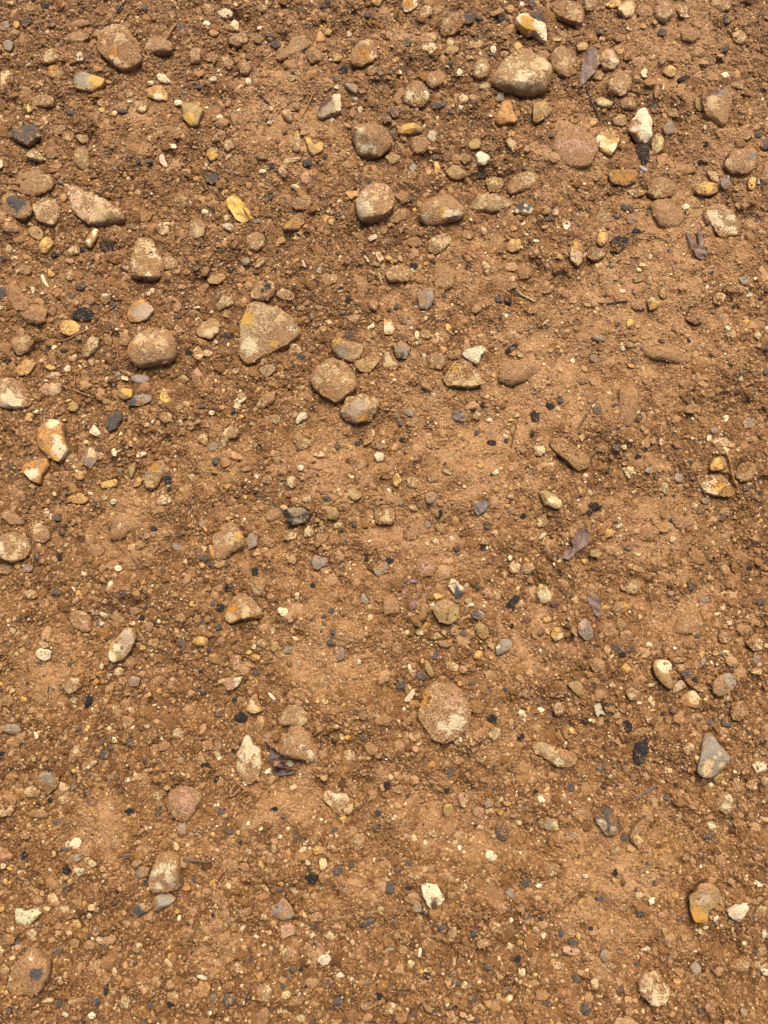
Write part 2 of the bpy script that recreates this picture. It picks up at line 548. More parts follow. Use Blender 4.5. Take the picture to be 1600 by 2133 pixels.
k 615,1030 700,980 800,1000 790,1080 700,1090 630,1070 |ragged black cinder patch|just behind the bright yellow chip
k 880,450,50,48
k 460,530,40,30
k 700,475,40,28
y 355,1450 430,1440 480,1470 430,1490
m 890,900,46,55 W:895,870,22
w 350,700 380,700 400,770 440,800 410,810 370,770
y 435,695,32,26
c 620,500,55,40
p 590,580,42,30
c 590,700,36,44
c 1280,300 1340,260 1410,250 1410,330 1350,360 M:1320,310,45
m 1200,200,60,45
m 1500,40,48,38
o 970,100,24,32
m 1430,620,60,58
d 675,790,38,40
d 610,880,30,36
m 645,940,36,34
d 25,850,46,50
w 20,980,26,24
t 220,810,30,28
w 375,865,20,12
w 300,840,18,36
m 725,1560,28,40
w 570,1480,30,28
c 630,1390,30,28
m 1460,1560 1520,1510 1570,1560 1530,1590
g 1080,1550 1150,1530 1250,1540 1250,1580 1150,1620
c 370,1550 440,1500 510,1520 480,1570
w 1040,1550,38,18
m 0,170 60,180 85,230 50,280 0,280
p 40,320 90,275 170,310 180,360 80,360
m 165,415,60,30
o 545,70,26,45
m 225,660,50,42
d 960,945,34,22
m 1050,1240,60,70
m 900,1240,40,55
p 480,385,20,22
k 1030,650,44,16,25
d 1350,460,34,20
w 1245,855,18,18
p 1515,790,38,24
k 1560,1330,26,36
o 1570,690,28,16
c 1490,1145,32,26
d 380,1310,40,20
k 550,1330,38,20
d 1480,1035,26,20
m 1480,960,34,60
m 450,1000,40,40
m 770,920,32,34
w 985,1155,16,14
m4 0,1560 80,1548 180,1580 250,1680 272,1750 220,1808 120,1812 0,1792 W:60,1790,60 W:160,1780,40 W:100,1690,20 W:20,1740,30 |purple-brown cobble with white lower rim|beside a pinkish block stone
tile 400 400
m3 430,1080 500,960 600,940 740,1000 800,1050 900,1160 850,1220 750,1290 600,1380 480,1430 390,1360 420,1240 Y:460,1080,50 W:850,1160,36 Y:700,1290,42 W:460,1290,45 C:750,1080,40 |largest flat tan slab|soil-filmed with cream rim, broad and angular
m6 1372,120 1408,32 1500,-16 1600,-8 1680,60 1688,160 1620,232 1500,272 1408,248 W:1410,150,60 W:1420,220,40 C:1530,110,40 W:1450,80,40 |rounded cobble with white flank|proud of the soil, chalky on one side
m6 980,1560 1040,1472 1160,1408 1260,1432 1352,1540 1372,1640 1300,1720 1200,1760 1120,1712 1020,1648 C:1200,1510,50 C:1050,1590,45 C:1280,1590,40 W:1160,1740,30 C:1120,1480,30 |egg-shaped mud cobble with cream scratches|leaning on crumbly soil below a grey-patched block
m5 1160,1240 1220,1215 1280,1260 1410,1270 1420,1310 1360,1430 1220,1380 1180,1310 Y:1200,1240,42 G:1250,1360,42 |brown block with grey and yellow patches|overhanging a dark gap
t4 1350,1430 1450,1385 1560,1375 1570,1410 1480,1510 1400,1500 |olive brown flint wedge|beside the grey-patched block
g 560,1480 620,1440 690,1450 690,1500 640,1540 580,1520 |small blue grey pebble|alone on soil below the largest flat slab
t4 35,1170 100,1100 170,1060 230,1090 225,1170 160,1230 60,1210 C:150,1200,40 |olive half-moon flint pebble|with pale mud on its lower half
m6 500,860 560,790 610,750 690,780 690,860 640,910 560,925 500,900 K:645,825,28 K:590,850,18 K:620,770,18 |brown knob with black spots|hunched behind the largest flat slab
t 130,730 170,680 260,670 280,710 220,760 150,760
c 700,860 750,815 860,850 840,910 760,900 M:790,860,50
m 460,390 540,350 620,390 600,470 540,510 470,480
m 750,320 830,230 920,170 935,260 880,320 A:900,280,36 A:765,310,26 |narrow tan stone with amber ends|almost flush with soil
m 0,270 80,270 130,320 120,400 0,430 C:60,370,40 |squarish tan stone|beside a white lacy crumb
w 1465,390 1530,360 1550,385 1480,425 |white sugar-lump chip|lying clear on brown soil
w 320,330,45,32
c 300,245,34,28
w 110,165,34,28
k 170,175,30,22
m 135,110 180,80 240,100 200,140 150,140
y 210,470 235,450 260,490 215,495
w 910,580 930,580 960,650 935,640
g 1065,670,24,32
c 1235,795,32,25 K:1240,810,18
m 1370,710 1440,700 1470,770 1440,870 1390,860
m 1475,910 1510,880 1560,920 1540,990 1480,970
w 1455,1120 1510,1085 1530,1110 1470,1150
y 1090,1145,32,30
m 515,620 560,550 610,550 600,610 540,640
y 630,722,30,16
w 205,1250,20,18
w 310,1280,18,20
c 860,1290,70,35,30
c 10,1310 60,1270 100,1360 60,1400 20,1380
p 0,1490 40,1465 85,1520 50,1580 0,1580
k 710,490,22,20
k 1030,775,26,22
k 1305,895,25,24
d 640,50,32,28
k 100,715,22,18
k 1145,425,20,18
o 80,40,36,24
y 1275,10 1330,0 1390,0 1400,40 1320,70
o 1115,225,34,34
c 1525,520 1560,490 1600,560 1560,600
c 1420,530 1445,530 1490,600 1460,590
c 1540,640 1560,650 1600,780 1580,790
c 200,960 260,870 340,900 350,940 230,1000
w 45,965,50,11
k 320,665,28,26
d 200,860,40,40
k 590,355,36,18
m 1130,740,70,40
m 920,120,90,60
g 455,590,34,34
d 1310,1190,30,36
d 900,1370,40,24
o 400,785,26,20
o 200,1300,26,10
o 270,1500,22,20
p 880,1050,40,14
d 45,650,28,34
d 1255,990,26,24
m 480,790,40,36
d 850,1445,20,16
tile 800 400
m6 300,180 340,110 470,50 560,70 630,140 690,200 640,250 500,280 380,290 310,240 C:430,150,30 Y:500,220,42 W:350,240,26 W:610,235,42 |hump-backed stone with yellow stripe|and white flecked base
c4 690,120 760,50 830,10 950,0 1070,60 1060,110 900,150 780,140 M:760,90,70 T:730,70,40 |long pale stone with brown striped end|next to a dark bluish flint
d4 1085,150 1110,110 1165,70 1230,110 1260,170 1180,185 1100,185 W:1105,175,26 W:1170,180,26 W:1235,172,26 W:1175,130,14 |dark blue flint with white fringe|shaped like a dome
c 370,490 390,390 450,360 530,355 560,410 500,490 430,525 M:480,400,45 |striped tan stone|with slanting brown bands
m4 20,680 70,620 160,600 240,650 240,710 150,750 50,740 |smooth pinkish tan loaf stone|beside a small black crumb
f3 400,720 430,650 520,640 590,690 580,780 510,830 420,800 |rounded soil-crusted lump|pale and smooth next to the loaf stone
g 270,880 310,845 400,840 410,920 380,990 300,1000 M:340,930,50 |olive grey block chip|with one blue grey corner
w 650,1360 720,1310 820,1290 850,1330 800,1370 780,1440 700,1410 M:810,1330,40 |white chalky lump|resting on the tan pyramid stone
c5 500,1560 560,1460 630,1400 690,1420 770,1500 810,1600 700,1640 520,1620 Y:580,1470,40 M:690,1560,60 |tan pyramid stone with yellow edge|under a white chalky lump
m 350,1400 420,1360 500,1390 520,1450 460,1500 380,1480
m 530,1390 560,1340 630,1320 640,1380 560,1410
f 960,1560 1000,1450 1100,1400 1250,1420 1300,1480 1200,1560 1060,1610 |wide smooth soil-crusted plate|pale and nearly level with the ground
y 1010,500 1040,410 1130,420 1130,500 1060,520 M:1070,490,40
c 1200,540 1220,490 1270,480 1290,540 1220,570
f 890,740 960,710 1060,740 1060,830 990,830 900,790
f 1080,650 1150,610 1230,650 1210,720 1130,730
c 800,590 880,640 870,720 830,700
d 955,915,30,26
k 1030,915,36,30
k 210,600 270,610 295,650 250,660
d 495,880,20,30
k 1005,1320 1050,1290 1110,1260 1115,1290 1060,1330 1030,1360 |twin black crumbs|touching each other on pale soil
y 0,1060 60,1080 95,1150 80,1200 0,1200 K:30,1060,28 W:40,1150,36 |cream and yellow chip with dark cap|by itself on soil
g 80,1300 150,1250 220,1310 180,1400 110,1390 K:150,1390,26
c 0,1320 60,1350 130,1450 110,1480 0,1470
m 80,30 130,-10 210,20 190,90 150,110
m 40,260 110,170 180,150 190,240 120,270
w 1470,290 1520,265 1550,300 1500,360
w 1160,270,26,10
w 1180,375,20,12
w 1260,430,36,12
m 1110,1160,50,25
y 530,1140,25,40
y 1390,1315,30,18
c 1130,1360,35,24
y 1470,1480,38,16
m 345,1210,45,38
y 490,1330,30,34
w 270,1210,22,40
w 440,1210,18,28
c4 1520,520 1580,420 1632,440 1648,580 1600,640 1552,600 Y:1580,480,30 |cream flint with yellow crown|standing upright by a smooth crust
p 1520,850,60,38
d 110,965,40,28
d 1365,235,34,28
o 1070,330,35,28
m 230,540,40,28
f 260,420,60,45
m 700,350,60,45
m 1340,820,60,32
d 630,890,30,26
y 40,560,30,24
d 230,65,40,24
c 830,330,28,34
k 700,640,28,24
c 330,1080,44,20,-35
m 480,1060,50,30
c 1350,1080,40,16,-25
m 1230,1000,40,30
d 965,1050,22,22
m 1080,790,32,34
d 1580,240,28,30
k 410,605,36,12
c 1420,190,34,30
tile 1200 400
c4 1075,190 1130,120 1200,110 1300,190 1360,270 1350,350 1280,360 1210,380 1150,310 1090,250 W:1110,230,40 W:1180,260,45 W:1290,220,30 W:1310,320,35 M:1200,160,60 |cream blotched cobble|lacy white over brown, below an olive pebble
f4 620,110 740,70 860,130 900,220 830,300 700,300 640,210 W:740,145,20 |large pinkish crusted boulder top|rising smoothly from the soil
w 910,130,42,28
k4 280,420 390,370 440,380 410,460 350,520 280,510 |black angular lump|beside an upright ochre flint, dusted with soil
y 165,400 190,355 255,370 240,440 200,480 165,450 |upright ochre flint|beside a black angular lump
c 80,540 110,480 240,490 230,550 150,590 G:155,530,24
t 270,580 310,540 360,535 370,565 310,610
g 455,230,44,48
d 350,200,32,22
d 400,130,30,36
d 460,128,28,30
m 225,220,72,55
m 900,60 970,20 1040,60 1030,120 950,130
t5 980,-20 1060,-80 1160,-60 1180,0 1100,32 1020,20 Y:1080,0,50 |olive pebble with yellow underside|above the cream blotched cobble
c 580,910 640,880 690,930 660,980 610,985 Y:630,960,26
f 440,930 500,890 580,910 570,980 480,990
m6 905,1070 940,980 1020,975 1060,1020 1040,1090 980,1110 |brown striated stone in a dark hollow|with deep shade beside it
c 1135,870 1190,830 1250,860 1200,940 1150,920
g 1390,750,52,32
w 1450,850,30,18
y 1565,715,38,44
g 1230,1030,52,28
g 190,1220,55,30
y 430,1110,30,44
g 155,1375,32,40
g 445,1275,40,28
d 1570,1505,36,36
w 1360,1560,20,30
w 1250,1150,28,16
w 1260,1200,28,20
f 570,1340 640,1290 740,1270 830,1320 920,1380 860,1430 740,1400 620,1380 |wavy crusted soil plate|with a ragged cracked edge
m 520,730,60,30
w 370,840,42,22
k 230,885,30,14,-20
p 1385,385,28,20
o 1210,460,34,18
m 490,840,36,28
k 1540,885,24,20
d 1505,240,24,24
m 730,850,50,40
o 475,1430,36,20
w 610,550,14,24
w 520,655,18,16
d 720,1235,30,16
k 930,1245,20,14
d 345,1110,24,20
g 550,1295,18,22
m 1150,1360,50,40
f 60,1540,60,45
d 1590,1300,30,20
c 1510,1200,40,34
w 785,700,16,10
w 975,275,20,16
d 280,630,40,16
c 1180,650,1,1
tile 0 800
o5 340,470 370,370 450,315 560,340 555,430 590,560 520,665 440,620 370,550 W:480,335,40 W:555,580,50 W:515,475,25 M:480,510,48 |orange flint cobble with white cortex|and a brown soil smear across its middle
p4 330,60 370,0 510,0 515,70 440,95 400,100 C:460,60,30 |pinkish block stone|under two crossed needles
w 740,400 780,335 845,410 800,435 |cream triangular chip|beside dark grit
o4 210,730 250,680 340,650 420,640 440,700 380,780 370,850 290,820 M:360,680,60 W:310,770,40 |orange-white crooked flint|partly clogged with soil
m5 1195,790 1240,720 1340,630 1375,680 1360,760 1300,860 1260,890 1200,840 A:1280,680,38 C:1240,860,40 |leaning club-shaped stone with amber edge|beside a black crumb
y 835,820 900,800 975,790 970,850 850,870
y 550,960 620,920 680,905 740,960 700,1000 600,990 |yellow wedge flint under a twig|bedded in crumbly soil
c 1300,1000 1310,965 1380,910 1440,960 1430,1000 1330,1015 P:1320,985,30 |pinkish white peaked chip|alone on brown soil
f3 910,1290 950,1130 1040,1070 1150,1100 1180,1180 1070,1240 1010,1300 C:1010,1200,45 |broad pale crusted stone|smooth and low with one cream scar
m5 0,1350 60,1280 150,1240 260,1300 285,1390 230,1450 130,1490 40,1450 W:40,1370,40 W:220,1360,34 C:180,1430,45 C:90,1460,30 |mud cobble with ring of pale scuffs|in a dark hollow
m4 275,1230 330,1170 420,1200 440,1290 380,1330 300,1290 C:330,1210,40
m 20,1100 80,1050 200,1120 230,1170 120,1180
t 985,60 1040,40 1110,60 1100,120 1040,140 1000,110 Y:1070,75,35
y 1340,130 1360,55 1440,140 1400,185
g 1060,190 1130,110 1270,100 1270,150 1180,190 D:1110,170,40 M:1190,140,40
t 610,190,44,44
y 265,275,36,24
y 570,140,20,16
t 880,140,40,26
g 700,620 740,530 800,530 820,640 770,710 710,670 C:790,600,26
R 850,560,36,28
d 890,350 920,260 1000,240 1020,290 970,380 920,400
m 1330,290 1360,230 1440,250 1440,320 1370,330
y 1095,510,28,25
o 945,445,32,18,-35
w 970,580,24,40
y 610,760 690,730 720,790 680,810
c 405,1075,28,44
k 1405,800,38,48
k 1415,875,24,24
d 490,1125,40,24
d 220,970,44,34
k 1290,1210,34,22
g 1485,1360,45,36
k 500,1450,28,26
d 325,1450,34,28
g 250,1540,50,28
y 155,1520,28,28
t 1060,690 1130,630 1120,720 1085,790
y 1100,860 1140,770 1190,780 1160,840
m 1390,1240,48,38
m 745,1300,42,44
p 1240,1270,34,30
c 555,1340,34,24
w 1000,1540,28,25
m 40,1540,60,50
w 1180,590,45,28,-25
y 1560,175,38,28
d 95,685,26,24
d 790,980,22,30
w 750,910,28,16
w 950,980,30,24
c 870,950,36,24
d 305,925,26,20
m 430,250,36,36
m 615,630,48,40
d 520,1230,30,40
m 800,1390,60,60
d 1500,620,1,1
m 1440,670,30,26
d 1510,1245,34,18
m 1170,1330,40,40
c 700,470,26,28
m 840,610,46,40
d 1090,1500,1,1
d 1370,1560,28,24
w 1510,320,22,18
tile 400 800
c5 1250,250 1290,130 1420,105 1560,140 1540,250 1480,320 1370,340 1280,300 M:1300,150,45 M:1520,200,45 M:1340,300,40 A:1420,290,38 L:1380,200,50 |cream faceted flint with amber seam|set in a collar of mud
m 530,180 570,95 670,60 690,130 620,180 545,195 W:545,170,24 |tan shovel-shaped stone|with a pale edge
w 860,300 900,235 960,230 960,280 870,335 P:965,232,14 |white chalk blob with red speck|alone on brown soil
w 340,170 380,120 470,110 430,160 360,185
c 250,430 330,350 400,380 380,450 300,470 290,550 260,530 M:350,420,45
m 850,470 880,400 990,480 980,520 890,560 |five-sided mud stone|with a crisp shaded lower edge
c 1000,600 1080,570 1120,620 1060,625
w 1515,600 1540,565 1600,580 1595,640 1545,655 |small bluish white quartz pebble|on smooth pale crust
c 1430,420 1480,350 1530,400 1500,480 1430,510 M:1470,450,45
m3 170,1280 250,1180 330,1140 430,1230 440,1350 330,1420 220,1480 190,1380 C:340,1300,60 Y:420,1260,30 |large blunt mud-coated stone|with a cream scar, touching a round grey pebble
g 445,1290 480,1230 540,1260 540,1340 470,1370
c 840,830,50,52
m 760,740,32,36
m 630,800,50,44
w 910,715,32,28
o 290,665,36,38
o 255,200,34,26
w 165,245,25,22
d 80,190,42,22
g 180,530,44,40
d 200,650,32,34
g 780,1120 800,1040 900,1030 970,1070 960,1150 850,1180 M:870,1100,70 K:790,1100,24 K:830,1180,24 K:945,1140,24 |soil-capped lump with black fringe|sunk in pale crust
k 780,1070,22,40
k 825,1192,45,14
k 940,1148,28,18
f 1110,900,68,48
o 1050,945,28,30
c 1245,910,38,34
t 1290,880 1360,880 1420,940 1360,990 1310,950
t 1180,1090,60,52
c 915,970 1000,925 1020,960 950,1000
c 760,1270 800,1230 890,1230 860,1290 780,1300
c 980,1230,50,54
m 1020,1330 1050,1240 1130,1260 1120,1310 1040,1365
m 630,1310,50,45
c 1220,1180,44,28,-15
m 1270,1190 1310,1110 1340,1150
y 525,1370 550,1360 570,1410 545,1425
d 165,1500,35,28
y 90,1515,28,24
g 95,1170,30,34
g 980,1460 1040,1430 1140,1450 1120,1510 1040,1550
y 1350,1505,25,18
g 1505,1540 1560,1470 1630,1480 1640,1560 1540,1600 M:1570,1510,40
y 440,940,22,18
y 550,975,18,18
d 1210,520,28,26
m 90,460,44,44
m 690,290,50,40
m 460,715,46,28
f 670,1090,70,50
o 140,1340 180,1350 200,1460 160,1440
d 1130,970,50,16
c 290,360,1,1
k 515,895,26,16
d 565,495,24,20
y 1310,525,36,22
d 1350,1175,28,26
k 1240,1230,24,20
k 1455,1455,20,22
d 1530,1030,22,34
k 520,1560,26,36
d 100,1450,40,26
m 700,1310,1,1
d 1110,1445,20,18
y 1070,1270,30,20
tile 800 800
g 150,235 190,205 250,230 240,275 200,265
y 70,770 110,745 150,800 100,865 75,830
t4 1280,910 1330,895 1450,960 1480,1030 1420,1055 1320,1010 C:1420,1000,40 W:1355,1000,20 |tan boat-shaped stone|with a pale lengthwise ridge
c 1280,1110 1340,1090 1375,1150 1330,1190 1275,1195
c 1040,1510 1080,1465 1140,1500 1130,1570 1060,1570 |cream cobbled nub|paired with a tan nub on soil
m 1145,1560 1170,1490 1240,1490 1260,1540 1190,1585
m 165,1250 190,1180 250,1170 290,1220 270,1290 190,1300
f 270,1520 300,1470 420,1480 440,1530 400,1600 290,1600 P:350,1540,60 |pinkish crusted stone by thin stems|smooth and square
m 0,1000 80,1050 80,1130 60,1170 -60,1160 -80,1060 C:20,1110,45
c 250,1030,46,28,20
c 380,1290 430,1280 475,1330 430,1345
w 355,1330,20,18
w 1285,1290 1320,1240 1365,1235 1320,1290
y 1300,1340 1340,1270 1380,1270 1355,1340
g 365,1165,28,36
k 1165,1095,30,25
y 850,1100,22,22
g 390,955,45,48
y 390,965,1,1
k 905,490,42,34
k 1265,265,34,60
k 1390,180,36,30
d 1470,135,26,28
k 1020,475,20,24
k 1230,420,18,36
m 1080,530 1120,500 1180,560 1150,600
c 1290,560,50,50
y 90,525,36,34
c 640,430,42,28
c 415,500,58,46
m 395,800,50,34
c 530,735,45,34
c 780,240,34,38
c 1110,250,36,24
y 1070,290,30,14
m 480,1140 520,1070 560,1030 550,1090
m 475,1210,62,34,35
w 925,750,24,26
y 800,690,25,22
d 140,325,26,24
k 160,460,50,18
m 225,330,44,38
d 780,380,26,20
k 265,665,30,16
m 230,830,50,48
k 840,1365,30,20
w 860,1365,12,24
m 850,1310,36,36
d 860,1190,28,26
d 600,1370,34,26
k 50,1465,34,26
y 505,1480,20,22
k 460,1095,26,40
d 1240,740,16,18
m 940,1100,40,28
m 1050,940,36,32
y 1050,870,26,24
d 170,560,24,14
k 830,160,22,24
tile 1200 800
c5 1050,840 1100,760 1190,755 1260,820 1310,910 1270,940 1150,930 1060,890 W:1075,855,34 A:1290,900,26 Y:1190,880,50 M:1190,800,40 |cream ochre cobble with white spot|beside an orange-tan stick
t4 1090,700 1120,630 1200,620 1230,690 1180,735 1100,735 Y:1160,710,40 |amber brown flint|between the cream ochre cobble and a stick
c 1115,500 1160,460 1230,465 1255,520 1190,560 1140,545 |pale oval pebble with white companion|lying on open soil
w 1070,470 1090,430 1115,430 1115,480 1085,490
c 430,745,48,46
m 1330,770 1360,680 1440,650 1490,720 1470,790 1400,815 D:1355,710,24 |mud-coated round stone beside the stick|with a dark nick
g 550,740 570,705 620,705 620,750 590,765
m6 -220,520 -180,460 -80,472 100,620 100,700 20,740 -80,660 Y:70,600,26 |long mud-coated cobble beside a dark trench|smooth with an orange tip
f 340,50 460,30 490,100 480,250 430,370 340,340 350,200 |tall flat soil-crusted slab|pale with two dark pinholes
c 1400,320 1440,270 1490,280 1505,340 1450,365 G:1465,300,26
w 1210,320 1240,260 1300,240 1270,300
c 500,250,22,24
g 1140,395,36,28
k 505,635,28,34
k 80,1090 90,1020 160,985 220,1020 200,1045 130,1050 110,1120 |black crescent crumb|hugging a smooth soil lump
f 165,1095,50,45
y 235,1250 260,1205 320,1215 310,1270 250,1280
m 205,1350,45,36
t 165,1415,62,38
y 75,1475,32,26
y 490,1535,26,22
y 445,1520,22,30
c 800,1300,30,34
c 980,1230,26,48
g 860,780,48,42
k 655,790,22,22
d 1040,1060,40,24
g 1085,970,40,28
c 505,1420,28,20
m 340,1400,45,38
c 740,870,34,56
w 360,1180,34,14,-35
c 380,540,34,24
m 1240,1060,50,44
c 985,1010,40,24
k 1450,1530,34,22
m 210,555,44,34
d 1415,870,30,26
d 1225,1110,32,22
k 805,1145,28,34
k 645,1130,24,14
d 430,1370,30,28
k 400,1305,22,20
d 310,545,40,34
m 400,670,28,20
d 920,150,20,30
c 710,490,34,32
d 1480,70,26,24
d 160,230,34,40
m 960,220,70,44
y 1300,1,1,1
d 580,1,1,1
f 600,1250,90,60
f 900,1150,100,50
m 1440,465,40,22
tile 0 1200
c 595,350 630,290 710,290 770,350 755,450 690,460 620,420 M:650,350,55 P:720,430,40 |round pinkish tan pebble|smooth and clean, alone on soil
t5 920,680 930,570 1000,510 1060,435 1110,440 1140,510 1100,620 1040,690 950,715 O:955,590,40 L:1080,500,50 L:1050,590,50 W:940,680,34 |glassy grey flint with orange side|translucent and leaning
w 315,640 350,600 440,630 430,690 380,710 330,680 M:365,645,26 |white chalk scrap with brown dimple|under a cream scrap
c 310,530 380,540 435,590 380,605
k4 690,1050 710,1010 765,985 770,1050 710,1105 |shiny black angular bit|beside a pale tiny pebble and a straw
c 75,1040,48,55
c 270,155,54,40
c 130,460,28,36
m 540,900 640,840 720,840 710,920 620,980 C:690,860,35 |heart-shaped mud stone|with a pale rim
f 300,1000 350,900 440,900 430,1040 390,1070
y 700,1290 740,1235 765,1250 730,1305
o 760,890 800,845 830,880 790,920
c 945,800 990,760 1040,780 1010,830 970,850
w 905,825,25,18
c 850,750,18,36
d 935,740,38,20
m 1020,865,46,34
g 1120,880,55,48
d 805,1500 840,1450 895,1465 880,1520 830,1530
d 910,1430,30,28
m 585,1540 610,1440 680,1380 690,1430 640,1540 C:660,1440,26
c 680,1580 720,1510 790,1500 820,1550 740,1610 690,1610 M:740,1540,36
w 320,1325,18,38
g 40,1290 60,1230 150,1240 190,1290 110,1320
m 100,1400 160,1310 230,1300 210,1380 140,1430
k 190,1410,34,20
k 25,1500,40,44
w 940,75,24,32,25
d 470,135,48,24
d 1040,155,30,30
k 1185,350,35,22
w 1330,380,18,18
d 1515,560,40,40
y 205,1030,32,28
y 165,1165,20,20
c 635,1035,36,28
y 1245,985,22,22
y 1200,910,18,18
y 1300,625,18,12
p 975,915,34,18
w 1280,1080,14,22
m 1335,860,36,32
c 1435,860,28,14
o 640,690,18,22
w 860,320,42,22,30
w 840,395,24,22
c 720,490,36,16
m 1110,290,45,44
c 940,1370,28,30
d 1080,1385,40,32
f 1380,1410,60,50
c 1230,1250,32,18
m 1520,350,44,44
k 890,530,24,22
d 90,575,26,26
d 600,735,22,20
d 1210,245,26,22
k 1290,405,34,22
m 1250,420,36,40
m 1290,555,50,40
y 1190,600,30,26
d 335,725,26,14
d 1120,990,30,16
m 950,1090,34,40
k 1415,1155,18,26
m 740,1,1,1
m 1060,1220,55,50
m 90,950,50,36
d 830,1390,28,24
m 1520,1530,34,30
c 1500,1310,40,44
d 180,360,22,26
d 660,1270,30,22
m 300,1510,26,34
m 340,1330,1,1
tile 400 1200
m5 270,340 310,260 370,170 430,145 490,180 540,250 590,300 540,350 420,370 330,405 O:355,270,52 C:460,290,50 A:530,340,26 C:310,370,30 |triangular stone with orange flank|flanked by two round black beads
c 490,70 530,20 600,20 615,80 580,165 530,150 M:555,60,50 |boxy tan pebble with pale rim|set in a shaded notch
y 520,385,42,25
k6 295,95,34,28
k6 245,270,40,40
w 250,880 280,850 350,850 420,830 400,900 330,945 290,950 P:300,890,40 |pinkish white glossy shell-like chip|comma-shaped, flat on the soil
o5 440,1120 490,1010 530,970 550,1040 580,1120 510,1150 C:500,1090,40 |amber tooth-shaped flint|glossy, pointing away from a dark smudge
c4 730,1220 800,1080 910,1060 980,1130 960,1220 900,1255 780,1240 M:850,1170,60 |cream-rimmed rounded stone|touching a dark brown block
m6 740,1470 790,1350 820,1270 920,1260 1000,1330 1060,1440 1040,1560 920,1530 800,1500 W:990,1470,36 W:850,1350,22 W:780,1360,18 W:1020,1530,32 W:930,1410,18 |dark brown block with white crest|leaning beside a dead brown leaf
c4 390,1490 430,1400 440,1330 490,1330 510,1390 590,1440 584,1560 560,1660 500,1730 430,1700 392,1600 W:460,1360,45 W:480,1440,50 W:560,1450,40 W:550,1540,30 M:500,1620,80 M:530,1480,20 |white-topped stone beside a dead leaf|lower half brown with soil
g 580,1330 630,1305 675,1330 640,1350
m 505,1240 540,1200 600,1270 560,1305
m 70,1400 110,1370 170,1375 180,1430 120,1460
g 220,1420,36,50
y 10,550 60,500 140,520 140,580 70,590 M:60,530,45
c 310,690 350,650 400,660 400,760 370,790 330,760
t 695,590,42,46
g 735,645 780,590 835,590 830,640 |pale green-grey chip|with a straight broken edge
y 470,635,32,22
o 530,680,44,32
w 520,590,22,20
c 865,740 900,690 925,710 915,770 880,770
g 1400,210 1425,130 1480,220 1450,240 |grey shark-tooth chip|on smooth pale crust
w 1390,715,18,26
g 1185,660 1210,590 1270,600 1270,690 1210,710 M:1230,640,40
d 1165,550,42,28
w 770,310,46,36,35
c 885,170,22,34
m 660,170,36,30
d 540,805,36,26
d 75,960,42,28
d 220,1155,25,24
k 310,1190 400,1130 470,1190 400,1220
w 660,1005,50,16,40
d 1180,470,28,24
k 1180,1380,30,28
m 590,560,46,36
c 30,625,28,30
c 1310,1490,48,52
c 1250,1340,26,30
d 1430,1340,40,30
c 1200,1250,34,24
d 220,430,34,28
d 455,450,28,20
y 280,490,16,22
w 810,1560,32,32
m 990,330,44,36
d 1165,290,26,26
k 1010,80,24,24
d 1100,340,26,18
d 95,395,26,26
d 180,235,28,26
m 1100,890,50,44
m 1200,1010,30,36
c 1115,1040,34,26
m 1540,1170,36,30
m 360,1420,34,32
k 345,1040,22,30
k 120,1575,40,24
m 460,740,36,32
y 535,890,14,36
f 1450,420,1,1
tile 800 1200
m5 290,1150 330,950 430,870 560,890 660,980 710,1110 690,1220 600,1330 500,1380 400,1340 310,1230 W:470,1230,42 W:590,1210,62 P:560,1020,42 A:335,1020,36 W:540,1270,36 |huge egg-shaped cobble with white belly|pink-smeared, the biggest rounded stone
t5 400,280 430,230 520,200 610,250 605,350 540,405 450,370 M:520,270,50 |smooth olive tan pebble|round, beside a thin stem and white-grey flint
w 525,60 570,20 620,60 670,100 660,130 645,180 600,195 570,150 D:615,160,34 |white flint with slate-grey foot|leaning on brown grit
c 260,460 330,400 395,340 380,430 330,490 280,490 Y:380,370,24
p 820,120 860,90 930,170 910,210 850,180 |pinkish oval stone|slanted beside an olive grain
c 1275,140 1300,65 1370,90 1420,150 1380,210 1310,215 M:1330,120,48 W:1350,185,34 |tan stone with white chin|squat and rounded
k 1020,230 1080,165 1130,170 1120,220 1080,240 1085,290 1050,280 |black hook-shaped crumb|curled on brown soil
g 725,320 790,280 840,320 820,360 750,355 D:755,325,28
t 755,430 790,380 860,430 870,500 820,530 770,490
g 930,600 960,530 1050,530 1070,580 1010,640 940,660 W:945,588,14 |grey stone with one white dot|flush in soil
y 750,680 770,620 820,620 830,660 780,700
c 1380,490 1410,430 1480,430 1490,510 1420,540 Y:1420,470,30
w 165,1030 210,980 240,930 260,970 220,1040 180,1050 |white dumbbell chip beside an orange pebble|close to the huge egg-shaped cobble
o 250,1065,42,34
o 735,1105,34,32
k 890,1180,48,40
k 1140,1340,36,26
d 150,905,54,34
d 655,475,40,30
w 1145,1140,36,36 |clean white crumb on open soil|near a black smudge
c 860,1310 890,1250 960,1260 960,1330 900,1365
m5 1230,1440 1250,1380 1340,1390 1460,1430 1590,1470 1610,1550 1560,1590 1440,1590 1330,1510 C:1290,1420,50 C:1390,1480,40 W:1460,1540,36 C:1590,1540,30 |long sausage-shaped cream-streaked cobble|lying slantwise
c 790,1540 830,1490 855,1490 820,1560
y 1010,1410 1060,1380 1085,1410 1040,1430
o 400,1570,36,28
c 1410,1110 1450,1040 1510,1090 1490,1150 1430,1160
t 330,690 370,710 425,820 390,845 340,770
w 190,740 220,730 245,800 215,810
c 570,750,60,38
t 1510,890 1600,870 1650,920 1610,1000 1560,960
R 1420,235,40,30
t 330,280,28,60
m 595,450,48,48
y 400,150 450,140 490,180 430,200
t 700,205,42,25
p 950,165,28,34
w 720,245,28,18
d 1560,165,26,24
w 630,1360,18,28
y 900,675,28,18
